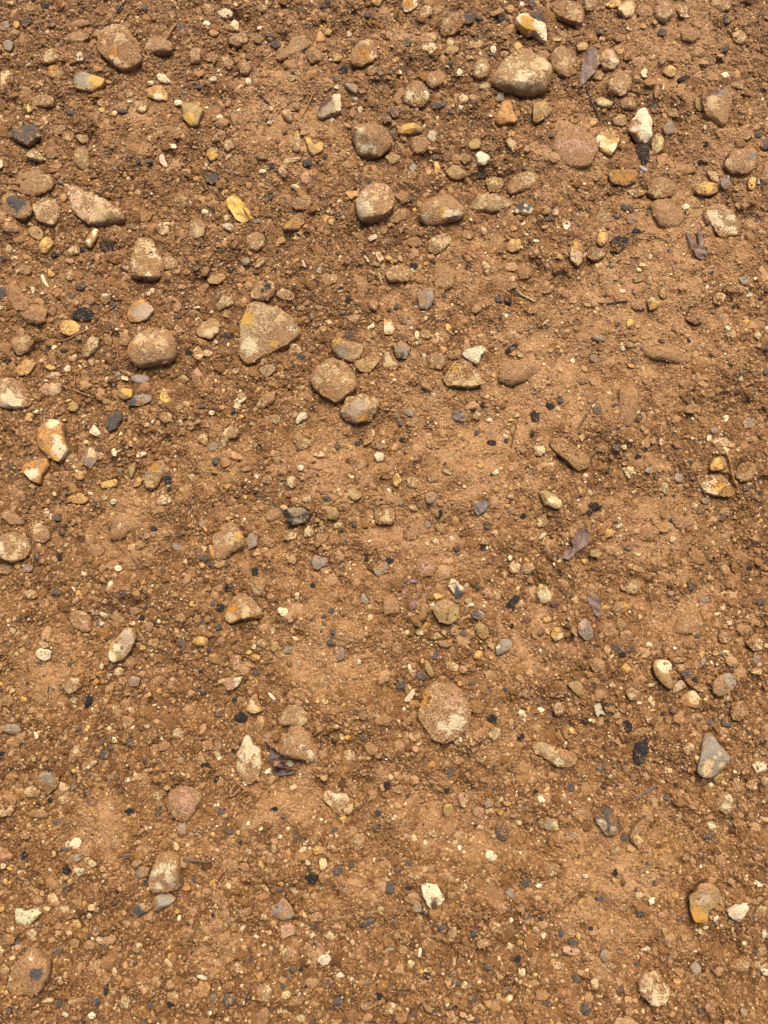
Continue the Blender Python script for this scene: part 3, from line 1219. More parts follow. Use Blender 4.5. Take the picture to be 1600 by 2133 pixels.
R 1185,365,40,28
k 1545,510,34,30
k 1295,480,32,22
y 1355,360,42,28
p 90,440,28,30
m 510,560,72,40
m 110,590,50,48
d 870,795,28,26
m 1080,790,45,45
d 430,665,34,36
f 0,180 60,150 140,220 120,290 0,330
f 1420,620 1500,560 1600,600 1590,660 1460,680
m 300,120,1,1
d 160,45,34,22
k 1065,415,26,26
o 1035,440,14,18
p 660,775,36,34
d 310,830,50,40
d 735,890,36,20
m 250,1150,36,34
k 210,1240,30,18
d 135,1050,26,20
y 1570,1290,30,30
m 1180,980,34,40
m 620,1530,50,36
m 180,1370,40,34
d 780,85,26,30
m 435,500,40,40
c 190,470,24,34
m 1085,640,34,32
w 1300,620,16,16
tile 1200 1200
g5 1070,1300 1110,1310 1180,1410 1250,1500 1210,1570 1160,1640 1060,1670 990,1620 1020,1480 1040,1360 G:1110,1480,110 C:1150,1470,16 C:1080,1540,18 C:1180,1570,16 C:1060,1630,18 C:1120,1500,14 M:1130,1550,26 |greenish grey pear-shaped cobble|with a cream crackled skin
t5 1120,900 1160,840 1230,810 1330,830 1320,900 1250,970 1180,1005 1130,970 M:1200,950,50 G:1250,860,40 |brown rounded cobble with grey streak|in a shaded hollow
m6 1290,1150 1310,1060 1380,1050 1440,1110 1400,1190 1320,1200
t5 620,760 640,700 700,700 775,710 770,780 760,850 790,930 780,950 700,890 640,820 W:730,740,52 |olive flint blade with cream cap|pointing at a clear faceted flint
t 795,985 810,910 870,860 920,910 860,960 L:870,910,40 |clear faceted flint chip|between an olive blade and an orange chunk
o 850,1040 880,990 970,945 1020,1000 1000,1095 900,1080 C:980,1010,45 M:930,1000,36 |orange and cream rough chunk|next to a clear flint chip
m 1175,510 1200,450 1260,450 1300,520 1240,560 1190,550 P:1250,485,26 W:1245,530,24
c5 1420,560 1460,500 1520,480 1565,540 1540,610 1490,625 M:1450,550,36 |cream knuckle stone above a grey chip|rounded, shaded on one side
c 400,960 440,920 515,960 490,1030 430,1030
k 370,1210 450,1190 460,1260 420,1310 390,1270 |black squarish smudge lump|apart from the tar-like patch
k2 480,1400 560,1370 620,1320 630,1350 590,1400 600,1470 560,1570 510,1580 475,1500 |long black tar-like patch|ragged, largest black piece on the soil
w 150,1090 195,1040 215,1110 245,1160 200,1150 170,1190
c 560,1170 600,1120 625,1230 580,1220
m 430,90 470,30 540,10 570,80 510,135 440,135 C:490,110,36
f 800,460 870,350 960,300 1040,380 1000,460 880,490 |domed patch of smooth crusted stone|with two dark pinholes
g 0,410 60,350 100,390 130,500 80,540 10,480 L:30,400,26 |glinting grey-blue flint|muddy, near a mauve leaf scrap
m 410,500,56,44
m 90,740 150,680 220,720 210,780 140,800
y 340,770 380,720 435,770 400,810
y 1025,650,26,22
y 1145,640,28,25
w 1170,315,28,16
w 1450,1570 1500,1540 1580,1550 1560,1620 1490,1640
c 860,1440 930,1375 965,1430 920,1490
g 1460,690 1520,650 1540,700 1500,730
d 1210,1250 1220,1180 1290,1230 1290,1260
p 1540,1260 1640,1200 1640,1380 1560,1360 M:1590,1290,60
m 290,280 330,210 430,230 410,290 340,330 Y:405,240,24
m 360,395,40,38
t 510,680 560,640 620,630 580,680
d 910,810,44,34
c 1370,845,32,36
c 240,610,28,38
m 150,870,45,28
c 640,1040,30,60,-25
m 1000,1175,50,36
m 540,1290,80,40
y 575,1305,26,18
w 810,600,22,15
w 1230,628,34,13
w 1115,720,14,26,-30
g 1035,715,20,34
d 330,600,50,34
d 425,610,32,30
k 360,655,38,24
d 970,95,32,28
g 1070,195,50,34
d 1545,215,34,28
p 790,145,28,28
c 1275,395,36,32
k 725,1145,30,22
d 815,1115,34,30
c 285,905,32,24
w 525,1055,20,14
d 1000,500,26,20
m 680,640,30,26
m 850,700,60,26
d 770,80,24,22
d 1110,1220,34,24
k 80,1210,30,26
m 330,1160,40,34
m 680,1270,50,36
k 970,865,26,20
m 1030,930,60,34
m 1260,1010,50,34
w 120,1200,20,16
m 1510,790,50,40
o 1590,830,22,14
m 450,770,1,1
c 615,910,40,18
o 600,480,14,24
d 460,490,24,30
tile 0 1600
m6 1255,940 1280,820 1330,720 1410,700 1490,720 1510,830 1500,980 1490,1005 1400,1010 1290,1020 W:1320,845,38 W:1420,800,36 W:1440,900,34 W:1340,960,28 W:1460,960,26 |brown cobble with white forked scar|above two smooth olive flints
t4 1300,1050 1390,1030 1470,1090 1400,1150 1300,1190 1260,1180 G:1380,1120,60 |smooth dark olive flint|tucked under the white-scarred cobble
t4 1100,1190 1150,1120 1250,1110 1290,1140 1210,1200 1140,1235 D:1160,1190,50 |greenish grey flint beside the dark olive flint|low and smooth
m4 1390,250 1450,160 1560,140 1680,190 1690,240 1620,340 1560,420 1480,410 1410,320 P:1540,240,90 |smooth pinkish mud-coated boulder|with a clean rounded dome
c5 270,90 370,30 490,60 480,130 410,215 350,180 280,120 G:400,100,50 M:310,80,40 |cream faceted stone with pointed tip|paired with a small tan pebble
m 470,130 500,115 580,150 570,195 490,205 C:530,170,36
m 175,190 270,145 350,210 300,240 210,230 C:230,180,36
c 0,280 80,275 140,310 120,370 40,400 0,390 M:80,350,40
f 300,380,85,45
w 145,1155 220,1180 340,1160 350,1200 240,1305 150,1270 M:200,1200,26 |cream slab with concave top edge|pitted and lying flat
c 380,1070 430,1040 500,1130 480,1165 400,1155
w 575,640 620,580 685,590 670,650 620,680 |white crumbly chip with hole|first of a string of pale chips
c 710,750 760,730 830,790 790,815 740,790
w 625,825 720,820 720,870 670,890
g 585,730 650,705 700,740 640,785
k 540,860,48,40
k 215,740,34,50
d 545,1000,40,38
k 410,275,28,22
k 1080,355,45,32
d 475,450,35,22
d 965,80,22,32
k 1000,1010,20,28
c 1115,780 1150,750 1210,755 1150,820
g 1140,860 1200,800 1260,820 1250,880 1180,905 M:1220,850,34
c 1310,220,38,30
w 1065,95,25,25
c 1245,490,35,32
p 1475,540 1480,450 1560,440 1545,550 L:1530,490,26 |pink striped chip|below the smooth pinkish boulder
y 615,1290 650,1255 690,1320 640,1340
y 715,1345,20,22
y 435,720,20,38
o 1550,1005,35,28
o 1050,1190,20,24
t 660,1180 670,1060 700,1030 690,1150
o 715,1120,22,28
c 770,1150,35,30
c 530,1185,48,32
c 740,1235,28,28
m 820,980,32,38
o 95,1410,48,44 M:100,1400,60
t 575,1460 610,1420 660,1440 645,1500 590,1500
m 745,1475,45,40
c 795,1430 830,1395 865,1420 840,1475
c 270,1380,50,50
c 20,1510,34,45
d 415,1515 480,1490 520,1500 510,1545 430,1545
d 870,1490,38,32
m 215,550,45,44
c 185,870,45,30
c 1110,1510 1140,1430 1200,1460 1170,1530
w 30,810,24,22
w 405,860,22,20
p 40,730,60,48
m 1045,810,28,40
w 1490,1255,18,28
y 625,18,30,16
y 30,950,26,26
o 145,1000,18,30
m 1270,670,40,26
d 1320,380,20,28
d 330,1315,22,34
d 770,280,40,22
m 530,265,60,40
d 155,1455,24,30
m 310,1110,45,36
d 545,690,30,26
m 1220,630,30,26
d 1080,710,40,24
m 945,335,32,24
m 1110,520,1,1
m5 95,1742 150,1612 220,1532 290,1482 350,1522 420,1582 430,1712 360,1852 260,1882 160,1867 105,1812 Y:170,1810,50 W:300,1540,36 W:120,1730,30 D:350,1680,36 |tilted mud cobble with yellow scar|faceted, standing in gritty soil
tile 400 1600
c3 1100,270 1110,170 1180,215 1280,220 1340,330 1300,400 1200,390 M:1240,300,70 W:1210,225,34 |low cream-mottled crusted stone|with a shark-fin corner
y 1225,420 1265,395 1290,425 1270,465 1240,455 |bright orange-yellow pebble|at the edge of a low mottled stone
y 1005,660 1040,635 1120,655 1120,695 1030,715 M:1080,660,36
t 1060,750 1110,740 1135,800 1090,850 1065,840 C:1100,780,30
y 580,795,28,44
m 280,790 330,740 395,800 380,850 320,850
d4 1395,1280 1490,1235 1525,1255 1510,1290 1420,1325 |dark slate bar-shaped chip|clean edged on brown soil
d 1210,840,50,35
k 985,915,55,44
k 1055,905,25,28
c 1160,645,30,38
w 890,690 920,645 960,660 940,710 905,720
w 955,620,15,22
w 980,675,14,25
w 945,750 975,750 995,795 960,800
y 885,770,30,38
w 425,110 450,80 480,120 450,150
w 640,20,32,20
y 400,85,26,14
c 450,480,28,32
w 480,450,15,22
c 395,535,22,28
w 460,645 500,680 505,705 480,695
c 650,660 700,630 710,670 690,705
p 615,695,32,22
w 225,300,18,20
w 735,570,22,18
m 1325,600 1370,540 1440,560 1440,650 1380,690 1330,650
o 1370,730,20,32
y 1410,875,25,18
o 740,950,30,20
m 790,1000 880,1000 915,1040 870,1075
o 590,985,25,15
g 650,1220 680,1150 760,1080 820,1150 860,1240 760,1270 M:760,1190,80
c 700,1350 780,1310 860,1330 850,1400 740,1440 P:790,1350,40 |pinkish stone with cream fringe|low and broken-edged
c 970,1380 1000,1345 1030,1390 1000,1430 975,1420
c 1090,1390 1150,1350 1205,1410 1150,1440
w 1102,1590,52,42 |round cream button stone|pitted, alone on dark soil
w 600,1480,25,18
o 355,1380,18,20
w 920,1320,18,20
p 240,1300,35,28
c 600,1235,28,34
m 350,1320,28,35
m 1210,1230,40,50
p1 955,460,40,46
w 1210,560,18,12
d 1190,520,28,30
d 860,600,22,22
d 640,610,30,22
k 195,100,28,30
m 440,810,44,36
d 765,400,22,24
d 860,540,22,20
m 640,850,40,34
d 735,1005,34,22
o 1590,800,30,24
d 250,350,36,24
y 185,545,24,20
o 455,580,14,14
k 415,610,18,18
d 310,525,40,26
m 300,890,1,1
m 580,645,60,28
c 1300,650,18,22
d 1540,500,30,26
k 700,330,34,20
m 820,1420,1,1
m 1130,860,1,1
d 1020,1320,30,20
m 1040,1240,60,40
m 300,1480,36,30
c 210,1140,16,34,-25
d 20,930,26,34
d 1330,800,24,24
c 220,680,20,22
k 185,1210,16,36
tile 800 1600
w3 315,970 350,945 430,960 505,1075 460,1130 410,1180 350,1130 320,1050 R:415,1125,22 |bright cream arrowhead chip|lying flat, the palest large chip
g 235,1155 275,1090 315,1140 310,1195 245,1190 |grey five-sided chip|beside the bright cream arrowhead
d3 930,470 960,435 1010,480 1040,540 1010,600 950,580 930,530 |slate-blue rounded flake|flat on brown soil
c 610,240 650,205 710,220 715,290 680,340 640,320 P:645,240,32 |cream stone with red blotch|rough, near a pink pebble
p 735,375 760,330 830,340 845,390 790,415 |salmon pink pebble|beside a smooth grey pebble
y 490,370 510,310 570,310 575,360 540,425 505,400 T:510,360,26 |olive yellow upright pebble|smooth oval
g 830,300 870,250 915,270 900,320 850,335
c 1275,450 1310,420 1440,420 1455,510 1400,520 1310,490 G:1340,450,40 T:1400,510,24 |cream lens-shaped stone|grey-dusted with an olive base
w 880,715,56,46 |knobbly cream crumb|isolated on smooth soil
o 1025,290,38,18
y 1060,320,15,14
d 1120,950 1180,895 1205,920 1190,970 1130,990
g 995,1020 1020,980 1070,990 1065,1070
t 900,900 920,860 980,930 950,980
m 695,980 720,890 770,930 750,990
c 655,970,30,44
d 5,1030 10,940 70,940 90,1020 50,1040
d 95,1270,28,38
d 165,1185,28,30
d 740,1360,45,35
d 325,1340,25,45
d 1180,1215,38,38
c 520,1370 560,1300 605,1320 590,1400 540,1420
m 685,1180,32,38
o 835,1320,18,30
m 860,1280 900,1230 970,1290 970,1360 900,1350
g 1490,1480 1560,1475 1640,1510 1620,1560 1560,1560 1490,1540 P:1570,1520,40
w 1330,1400,26,38
c 1260,1340,30,26
y 1130,1455,28,26
c 1405,1560,25,30
y 1390,1300,26,15
w 1060,1260,20,24
y 1315,215 1350,160 1390,145 1370,190
m 1400,840,56,52 W:1395,880,24
w 1500,230,18,17
k 20,140,35,38
d 540,35,38,38
d 1555,165,40,32
w 285,1500 315,1490 310,1580 280,1580
m 160,1520,40,48
g 50,1510,54,14
c 55,70,28,22
w 400,1260,18,18
p 90,1190,20,26
k 1255,195,22,24
m 110,170,50,40
y 110,310,35,30
c 410,545,34,34
p 630,560,46,50
d 100,850,26,28
d 1480,1370,26,38
d 1300,1220,20,22
m 950,300,28,32
d 840,145,20,20
k 525,195,22,22
o 550,120,28,18
d 480,1310,34,24
m 740,900,1,1
c 245,890,60,24,20
c 810,500,30,24
w 270,90,14,18
y 1510,1265,26,18
m 820,1450,60,36,-20
m 1440,1470,26,30
d 1580,1450,40,40
m 110,1390,36,30
d 200,795,32,24
k 205,990,32,18
tile 1200 1600
d5 150,410 180,350 240,325 310,380 350,470 330,540 250,560 200,490 W:170,440,18 W:205,500,20 W:240,545,18 L:290,490,20 |glossy dark grey flint with white edge|chunky and angular
m5 440,560 480,480 560,420 590,480 570,640 520,660 460,610 |muddy brown lump in crumbly hollow|beside the glossy dark flint
t7 920,1040 970,1010 1000,950 1090,940 1160,990 1170,1060 1120,1120 1060,1150 1070,1250 960,1250 930,1160 T:950,1130,70 L:1040,1060,30 M:1060,970,40 A:1010,1210,36 |glassy honey flint with cut facets|translucent with a dark olive side
w 1230,1160 1310,1130 1390,1105 1410,1140 1340,1255 1300,1250 1250,1200 |cream heart-shaped chip|near the glassy honey flint
m 1150,270 1190,200 1240,195 1300,250 1300,340 1240,380 1170,330 W:1225,310,26 W:1270,240,24 |brown stone with white lace|crumbly edged, on smooth soil
t 1130,80 1180,50 1240,20 1200,100 1150,100
d 1100,555,55,34
w 1120,470,30,34
c 490,1050 530,1010 570,1060 510,1090
y 825,1060,32,30
y 0,1110 50,1070 65,1100 10,1160
o 670,695,52,30
o 755,600,28,26
p 580,690,26,20
m 1360,630,40,14
c 1330,100,30,28
c 1450,140,50,48
w 1115,140,35,20
m 1570,110,46,44
g 230,1545,48,55
w 580,1525,30,20,-30
w 290,1355,20,28
w 1080,1325,28,12
w 1005,1345,15,14
w 1195,1295,18,14
w 1570,1380,20,44
w 1410,1470,25,22
d 1510,1530,22,22
c 20,305,28,28
c 285,75,22,26
p 375,155,30,30
t 1550,820 1640,800 1640,850
d 540,1210,40,32
p 710,1230,30,28
k 325,865,22,24
d 390,940,20,40
d 400,570,34,26
d 200,1070,36,34
d 660,965,30,24
k 965,500,18,18
m 20,370,60,36
d 1490,1240,36,30
m 1540,1190,50,50
d 40,70,26,20
k 235,150,22,30
m 1340,150,60,46
w 70,890,26,18
d 1110,1140,36,20
c 1395,1480,1,1
m 640,260,38,34
d 760,250,24,24
m 330,690,50,30
y 15,1390,22,22
d 370,1540,30,18
R 1580,770,36,46
d 860,1250,34,20
m 920,740,34,34
tile 0 1933
m 835,410 890,370 935,420 900,460 850,460
c 955,365,22,40
c 1010,620 1040,540 1090,560 1080,650 1020,650
w 765,730,45,25
w 540,730,40,20,30
d 465,655,32,38
m 1450,570,50,48
k 1425,640,36,32
d 1265,630,28,30
y 1285,690,20,28
p 1365,270 1390,245 1450,310 1420,330 C:1400,285,36
m 1250,480,45,30
m 1425,460,35,40
m 0,320 60,280 110,340 50,370
d 810,590,50,40
o 925,260,18,16
k 885,530,22,46
m 620,600,60,36
c 400,605,60,20
d 95,670,26,24
m 1190,500,1,1
m 940,530,30,34
k 700,785,16,18
d 1200,785,40,20
m 300,710,34,26
tile 400 1933
o 40,500 70,430 130,425 165,480 140,550 70,570 M:100,510,55 |round rusty brown pebble|below a cream strip
w 45,370 90,370 160,400 100,415
c 545,520 560,460 630,445 670,490 650,580 570,590 M:600,480,36 |cream hexagonal stone|with dusty facets
d 260,580 300,530 365,550 365,620 320,655 270,620 M:325,590,30 |black-ringed pebble with brown cap|in crumbly soil
m 330,330 380,255 430,300 390,360
m 720,230 800,160 870,180 890,250 840,300 P:835,190,20
o 540,370 590,345 600,410 565,440
w 1160,370 1230,385 1310,365 1250,400
w 1335,395,18,24
o 1065,520,28,20
d 1130,450,38,38
k 930,490,32,24
w 895,555,18,22
w 940,540,15,14
c 680,562,20,15
c 780,550,42,44
k 1550,530,45,36
m 1570,590,50,30
c 1315,710,22,38
w 1255,555,13,13
w 155,690,26,22
m 860,620,60,45
c 900,760,44,40
d 1220,600,50,40
d 765,475,28,24
d 840,345,28,22
k 900,350,22,20
d 1160,655,28,18
m 590,720,50,60
d 170,780,36,22
d 1000,780,30,22
p 970,700,26,20
m 1460,620,60,34
m 1200,380,1,1
m 990,230,50,40
tile 800 1933
d4 985,550 1000,510 1060,505 1070,530 1000,575 |dark oval pebble above a golden stone|smooth, shaded gap between them
y 985,610 1040,560 1085,560 1070,610 1010,645 W:1060,590,16
c 960,590,22,42
o 830,620 900,600 915,680 880,680 |rust orange pointed chip|in dark crumbly soil
y 285,340 325,330 325,385 295,370
k 370,400,36,30
m 375,345,28,28
c 180,290 215,265 265,290 230,335
c 675,490,30,38
d 745,600,38,44
k 1105,270,28,40
m 1200,300 1220,250 1270,250 1270,340 1220,350
c 1150,380,34,44
y 1265,392,28,20
y 1335,525,16,38,-15
c 1210,475,35,20
w 1410,660,22,15
w 525,640,18,22
c 45,650,52,58 M:60,660,50
m 1200,530,30,34
c 1460,320,45,40
d 1590,420,25,34
d 490,310,22,22
d 590,370,28,20
c 795,455,25,20
d 615,470,36,30
d 880,330,40,34
m 1045,300,1,1
k 595,680,26,22
d 390,715,28,20
d 160,520,26,28
m 620,560,40,28
d 245,740,30,24
m 820,420,1,1
d 1340,610,26,22
d 770,775,30,18
m 450,580,1,1
m 580,780,44,30
c 730,770,40,18
tile 1200 1933
m6 510,440 560,370 630,320 690,370 720,430 800,520 740,580 640,620 560,560 520,510 C:560,400,34 W:720,470,36 W:640,600,34 W:545,500,26 C:640,360,30 W:750,560,30 |brown cobble with zigzag white vein|sunk in a dark-sided hole
m6 1280,330 1330,270 1400,245 1470,270 1440,350 1380,380 1300,360 C:1460,290,26 W:1330,350,26 C:1420,350,26 |pale oval cobble in a shaded pocket|cream edged
c 115,440 150,395 185,420 180,500 140,505
y 800,430 850,405 880,450 840,480
p 1055,650 1080,585 1150,590 1150,680 1080,700 M:1100,650,50
g 945,330 990,280 1040,310 1040,390 980,380
w 1545,350 1590,300 1640,320 1640,400 1570,400
p 970,430,28,18
p 1005,462,30,18
o 800,720,28,28
y 490,690,28,16,35
t 310,780 340,740 430,720 520,790 560,850 300,850 |olive muddy cobble cut by the soil slope|broad and dark
y 410,575,26,34
c 345,575,26,22
d 75,660,48,48
g 1375,690,38,38
d 1040,695,28,24
w 195,630,22,12
m 440,690,40,30
p 930,490,18,26
c 815,550,28,24
d 10,430,24,30
c 520,260,32,22
m 780,265,28,26
t 105,765,36,24
d 515,310,30,18
d 350,495,34,40
m 280,300,44,26
c 1000,775,36,30
d 680,750,26,28
m 1220,345,18,22
d 365,200,26,20
m 870,400,26,24
d 1380,640,1,1
k 1185,710,20,16
'''

# ------------------------------------------------------------------ read the survey
PATCH = dict(W=(0.68, 0.55, 0.34), C=(0.58, 0.41, 0.21), Y=(0.58, 0.34, 0.075), O=(0.52, 0.235, 0.05), A=(0.47, 0.23, 0.035),
             G=(0.27, 0.23, 0.165), D=(0.075, 0.07, 0.068), K=(0.018, 0.016, 0.016), P=(0.48, 0.27, 0.165),
             L=(0.40, 0.29, 0.19), R=(0.13, 0.055, 0.035), T=(0.27, 0.18, 0.06), M=None)
#        bare colour, film, height, facets, squareness, material, name, category, adjective, noun
KIND = dict(
    m=((0.58, 0.41, 0.21), 1.12, 0.42, 3, 0.75, M_STONE, 'stone', 'stone', 'mud-coated tan', 'stone'),
    c=((0.64, 0.47, 0.25), 0.66, 0.45, 3, 0.75, M_STONE, 'stone', 'stone', 'cream-patched', 'stone'),
    f=((0.55, 0.36, 0.19), 1.5, 0.34, 1, 0.80, M_STONE, 'stone', 'stone', 'flat soil-crusted', 'stone'),
    p=((0.50, 0.28, 0.16), 0.55, 0.40, 3, 0.75, M_STONE, 'stone', 'stone', 'pinkish red', 'stone'),
    R=((0.15, 0.07, 0.06), 0.35, 0.35, 3, 0.75, M_STONE, 'stone', 'stone', 'purple-brown', 'stone'),
    L=((0.50, 0.42, 0.38), 0.15, 0.30, 2, 0.75, M_FLINT, 'stone', 'stone', 'pale lilac', 'stone'),
    w=((0.74, 0.62, 0.40), 0.24, 0.42, 4, 0.75, M_CHALK, 'white_chip', 'chip', 'white', 'chip'),
    y=((0.56, 0.335, 0.095), 0.48, 0.42, 5, 0.7, M_FLINT, 'flint', 'flint', 'ochre yellow', 'flint'),
    o=((0.48, 0.24, 0.07), 0.55, 0.42, 5, 0.7, M_FLINT, 'flint', 'flint', 'orange', 'flint'),
    t=((0.34, 0.225, 0.08), 0.50, 0.42, 6, 0.7, M_FLINT, 'flint', 'flint', 'olive brown', 'flint'),
    g=((0.25, 0.21, 0.155), 0.52, 0.38, 4, 0.7, M_FLINT, 'flint', 'flint', 'grey', 'flint'),
    d=((0.095, 0.082, 0.072), 0.60, 0.36, 3, 0.8, M_STONE, 'dark_pebble_blotch', 'pebble', 'dark grey', 'pebble'),  # many of these are dark blotches built as pebbles
    k=((0.030, 0.027, 0.027), 0.36, 0.30, 4, 0.8, M_BLACK, 'black_fragment', 'fragment', 'black', 'crumb'))  # the narrow upright one near the lower left corner is a shadow given body

stones = []
ox = oy = 0
for line in SURVEY.strip().splitlines():
    bits = line.split('|')
    tok = bits[0].split()
    if tok[0] == 'tile':
        ox, oy = int(tok[1]), int(tok[2]); continue
    k = tok[0][0]
    h = float(tok[0][1:]) / 10 if len(tok[0]) > 1 else None
    pts, ell, patches = [], None, []
    for t in tok[1:]:
        if ':' in t:
            c, v = t.split(':'); v = [float(q) for q in v.split(',')]
            patches.append((c, ox + v[0] / 4, oy + v[1] / 4, v[2] / 4))
        else:
            v = [float(q) for q in t.split(',')]
            if len(v) == 2: pts.append((ox + v[0] / 4, oy + v[1] / 4))
            else: ell = (ox + v[0] / 4, oy + v[1] / 4, v[2] / 4, v[3] / 4, v[4] if len(v) > 4 else None)
    if ell and ell[2] < 2.5: continue
    if ell:
        x, y, rx, ry, rot = ell
        n = int(rng.integers(9, 13)) if k == 'k' else int(rng.integers(5, 9))
        a = np.linspace(0, 2 * np.pi, n, endpoint=False) + rng.uniform(-0.25, 0.25, n)
        q = rng.uniform(0.55, 1.3, n) if k == 'k' else rng.uniform(0.8, 1.2, n)
        ex, ey = rx * q * np.cos(a), ry * q * np.sin(a)
        r = math.radians(rot if rot is not None else rng.uniform(-18, 18))
        out = np.stack([x + ex * math.cos(r) - ey * math.sin(r), y + ex * math.sin(r) + ey * math.cos(r)], 1)
    else:
        out = np.array(pts)
    cen = out.mean(0)
    x2, y2 = out[:, 0], out[:, 1]
    area = 0.5 * abs(np.dot(x2, np.roll(y2, 1)) - np.dot(y2, np.roll(x2, 1)))
    stones.append(dict(k=k, h=h, out=out, cen=cen, area=area, r=math.sqrt(max(area, 1) / math.pi), patches=patches,
                       short=bits[1].strip() if len(bits) > 1 else None, rest=bits[2].strip() if len(bits) > 2 else '', poly=ell is None))

# ------------------------------------------------------------------ the ground: fine near the camera, running out to the horizon
CELL = 0.0016
FX0, FX1, FY0, FY1 = -0.66, 0.66, -0.82, 0.84
fx, fy = np.arange(FX0, FX1, CELL), np.arange(FY0, FY1, CELL)
NX, NY = len(fx), len(fy)
XX, YY = np.meshgrid(fx, fy)
kx, ky = np.fft.fftfreq(NX, CELL)[None, :], np.fft.fftfreq(NY, CELL)[:, None]
KK = np.sqrt(kx ** 2 + ky ** 2)

def band(wave, width=0.5):
    """smooth random field whose bumps are about one wavelength (metres) wide, unit deviation"""
    f = np.fft.fft2(rng.standard_normal((NY, NX)))
    with np.errstate(divide='ignore'):
        g = np.exp(-(np.log(np.maximum(KK, 1e-6) * wave) ** 2) / (2 * width ** 2))
    r = np.fft.ifft2(f * g).real
    return r / r.std()

PX, PY = P(XX, YY)
crust = np.zeros_like(XX)
for x, y, r, a in [(1350, 640, 190, .9), (1130, 780, 140, 1), (900, 830, 110, .7), (1000, 950, 150, .9), (700, 960, 120, .7), (260, 1090, 80, .7),
                   (850, 1100, 140, .7), (1350, 1090, 120, .7), (680, 1360, 120, .9), (930, 1170, 90, .6), (1420, 1270, 90, .7), (600, 1660, 90, .8),
                   (900, 1690, 110, .6), (1300, 1810, 150, .8), (1250, 1930, 120, .7), (200, 1730, 70, .8), (600, 240, 110, .9), (1400, 90, 110, .8),
                   (1400, 450, 110, .9), (100, 1400, 80, .7), (1000, 1740, 110, .5), (450, 960, 70, .6), (1090, 1340, 80, .7), (1190, 320, 80, .9),
                   (300, 260, 70, .7), (1500, 330, 80, .7), (820, 60, 70, .5), (1380, 1420, 60, .3), (1050, 1560, 90, .5), (420, 1760, 80, .5),
                   (730, 1850, 80, .5), (450, 1960, 60, .5), (860, 640, 80, .6), (1000, 560, 100, .6), (80, 640, 70, .5), (560, 1100, 70, .5), (1540, 560, 80, .6)]:
    crust = np.maximum(crust, a * np.exp(-((PX - x) ** 2 + (PY - y) ** 2) / (2 * (r * 0.75) ** 2)))
inview = (PX > -40) & (PX < 1640) & (PY > -40) & (PY < 2180)
crust = np.where(inview, np.clip(crust * 1.15 + 0.08, 0, 1), 0.45)
crust = np.clip(crust + 0.16 * band(0.05) + 0.10 * band(0.018), 0, 1)
rough = 1.0 - 0.72 * crust
b_small, b_tiny = band(0.009), band(0.0048, 0.35)
H = (0.0042 * band(0.22) + 0.0022 * band(0.07) + rough * (0.0013 * band(0.026) + 0.0008 * np.abs(b_small) + 0.00060 * b_tiny)) + 0.0016 * crust

for x, y, r, a in [(1240, 975, 42, 6), (1478, 690, 20, 7), (600, 1600, 20, 8), (1340, 2028, 30, 6), (1525, 1490, 38, 5), (1330, 1715, 42, 4),
                   (1432, 1838, 24, 5), (1060, 2060, 38, 5), (15, 1140, 30, 4), (640, 650, 60, 3), (230, 770, 60, 3), (850, 1500, 60, 2.5)]:
    H -= 0.001 * a * np.exp(-((PX - x) ** 2 + (PY - y) ** 2) / (2 * r * r))      # footprints and pockets
    crust *= 1 - 0.6 * np.exp(-((PX - x) ** 2 + (PY - y) ** 2) / (2 * r * r))

def cell(x, y):
    return np.clip((np.asarray(x) - FX0) / CELL, 0, NX - 1.001), np.clip((np.asarray(y) - FY0) / CELL, 0, NY - 1.001)

def ground_z(x, y):
    cx, cy = cell(x, y)
    i, j = cx.astype(int), cy.astype(int)
    u, v = cx - i, cy - j
    return (H[j, i] * (1 - u) + H[j, i + 1] * u) * (1 - v) + (H[j + 1, i] * (1 - u) + H[j + 1, i + 1] * u) * v

def polar(out, m):
    """outline (metres, about its middle) -> radius in m directions"""
    th = np.linspace(0, 2 * np.pi, m, endpoint=False)
    d = np.stack([np.cos(th), np.sin(th)], 1)
    best = np.zeros(m)
    for a, b in zip(out, np.roll(out, -1, 0)):
        e = b - a
        den = d[:, 0] * e[1] - d[:, 1] * e[0]
        den = np.where(np.abs(den) < 1e-12, 1e-12, den)
        t = (a[0] * e[1] - a[1] * e[0]) / den
        s = (a[0] * d[:, 1] - a[1] * d[:, 0]) / den
        best = np.where((t > 0) & (s > -1e-6) & (s < 1 + 1e-6), np.maximum(best, t), best)
    best = np.where(best <= 0, best[best > 0].mean(), best)
    return th, best

def wob(p, seed, f, n=7):
    """cheap smooth 3D noise in about [-1, 1]"""
    r = np.random.default_rng(seed)
    w = r.standard_normal((n, 3)); w *= (f * r.uniform(0.6, 1.6, n) / np.linalg.norm(w, axis=1))[:, None]
    return np.sin(p @ w.T + r.uniform(0, 6.28, n)).sum(1) / math.sqrt(n)

grid_cache = {}
def ball_faces(m, r):
    if (m, r) not in grid_cache:
        f = []
        for i in range(r - 1):
            for j in range(m):
                f.append((i * m + j, i * m + (j + 1) % m, (i + 1) * m + (j + 1) % m, (i + 1) * m + j))
        top = r * m
        for j in range(m): f.append(((r - 1) * m + j, (r - 1) * m + (j + 1) % m, top))
        f.append(tuple(range(m - 1, -1, -1)))
        grid_cache[(m, r)] = f
    return grid_cache[(m, r)]

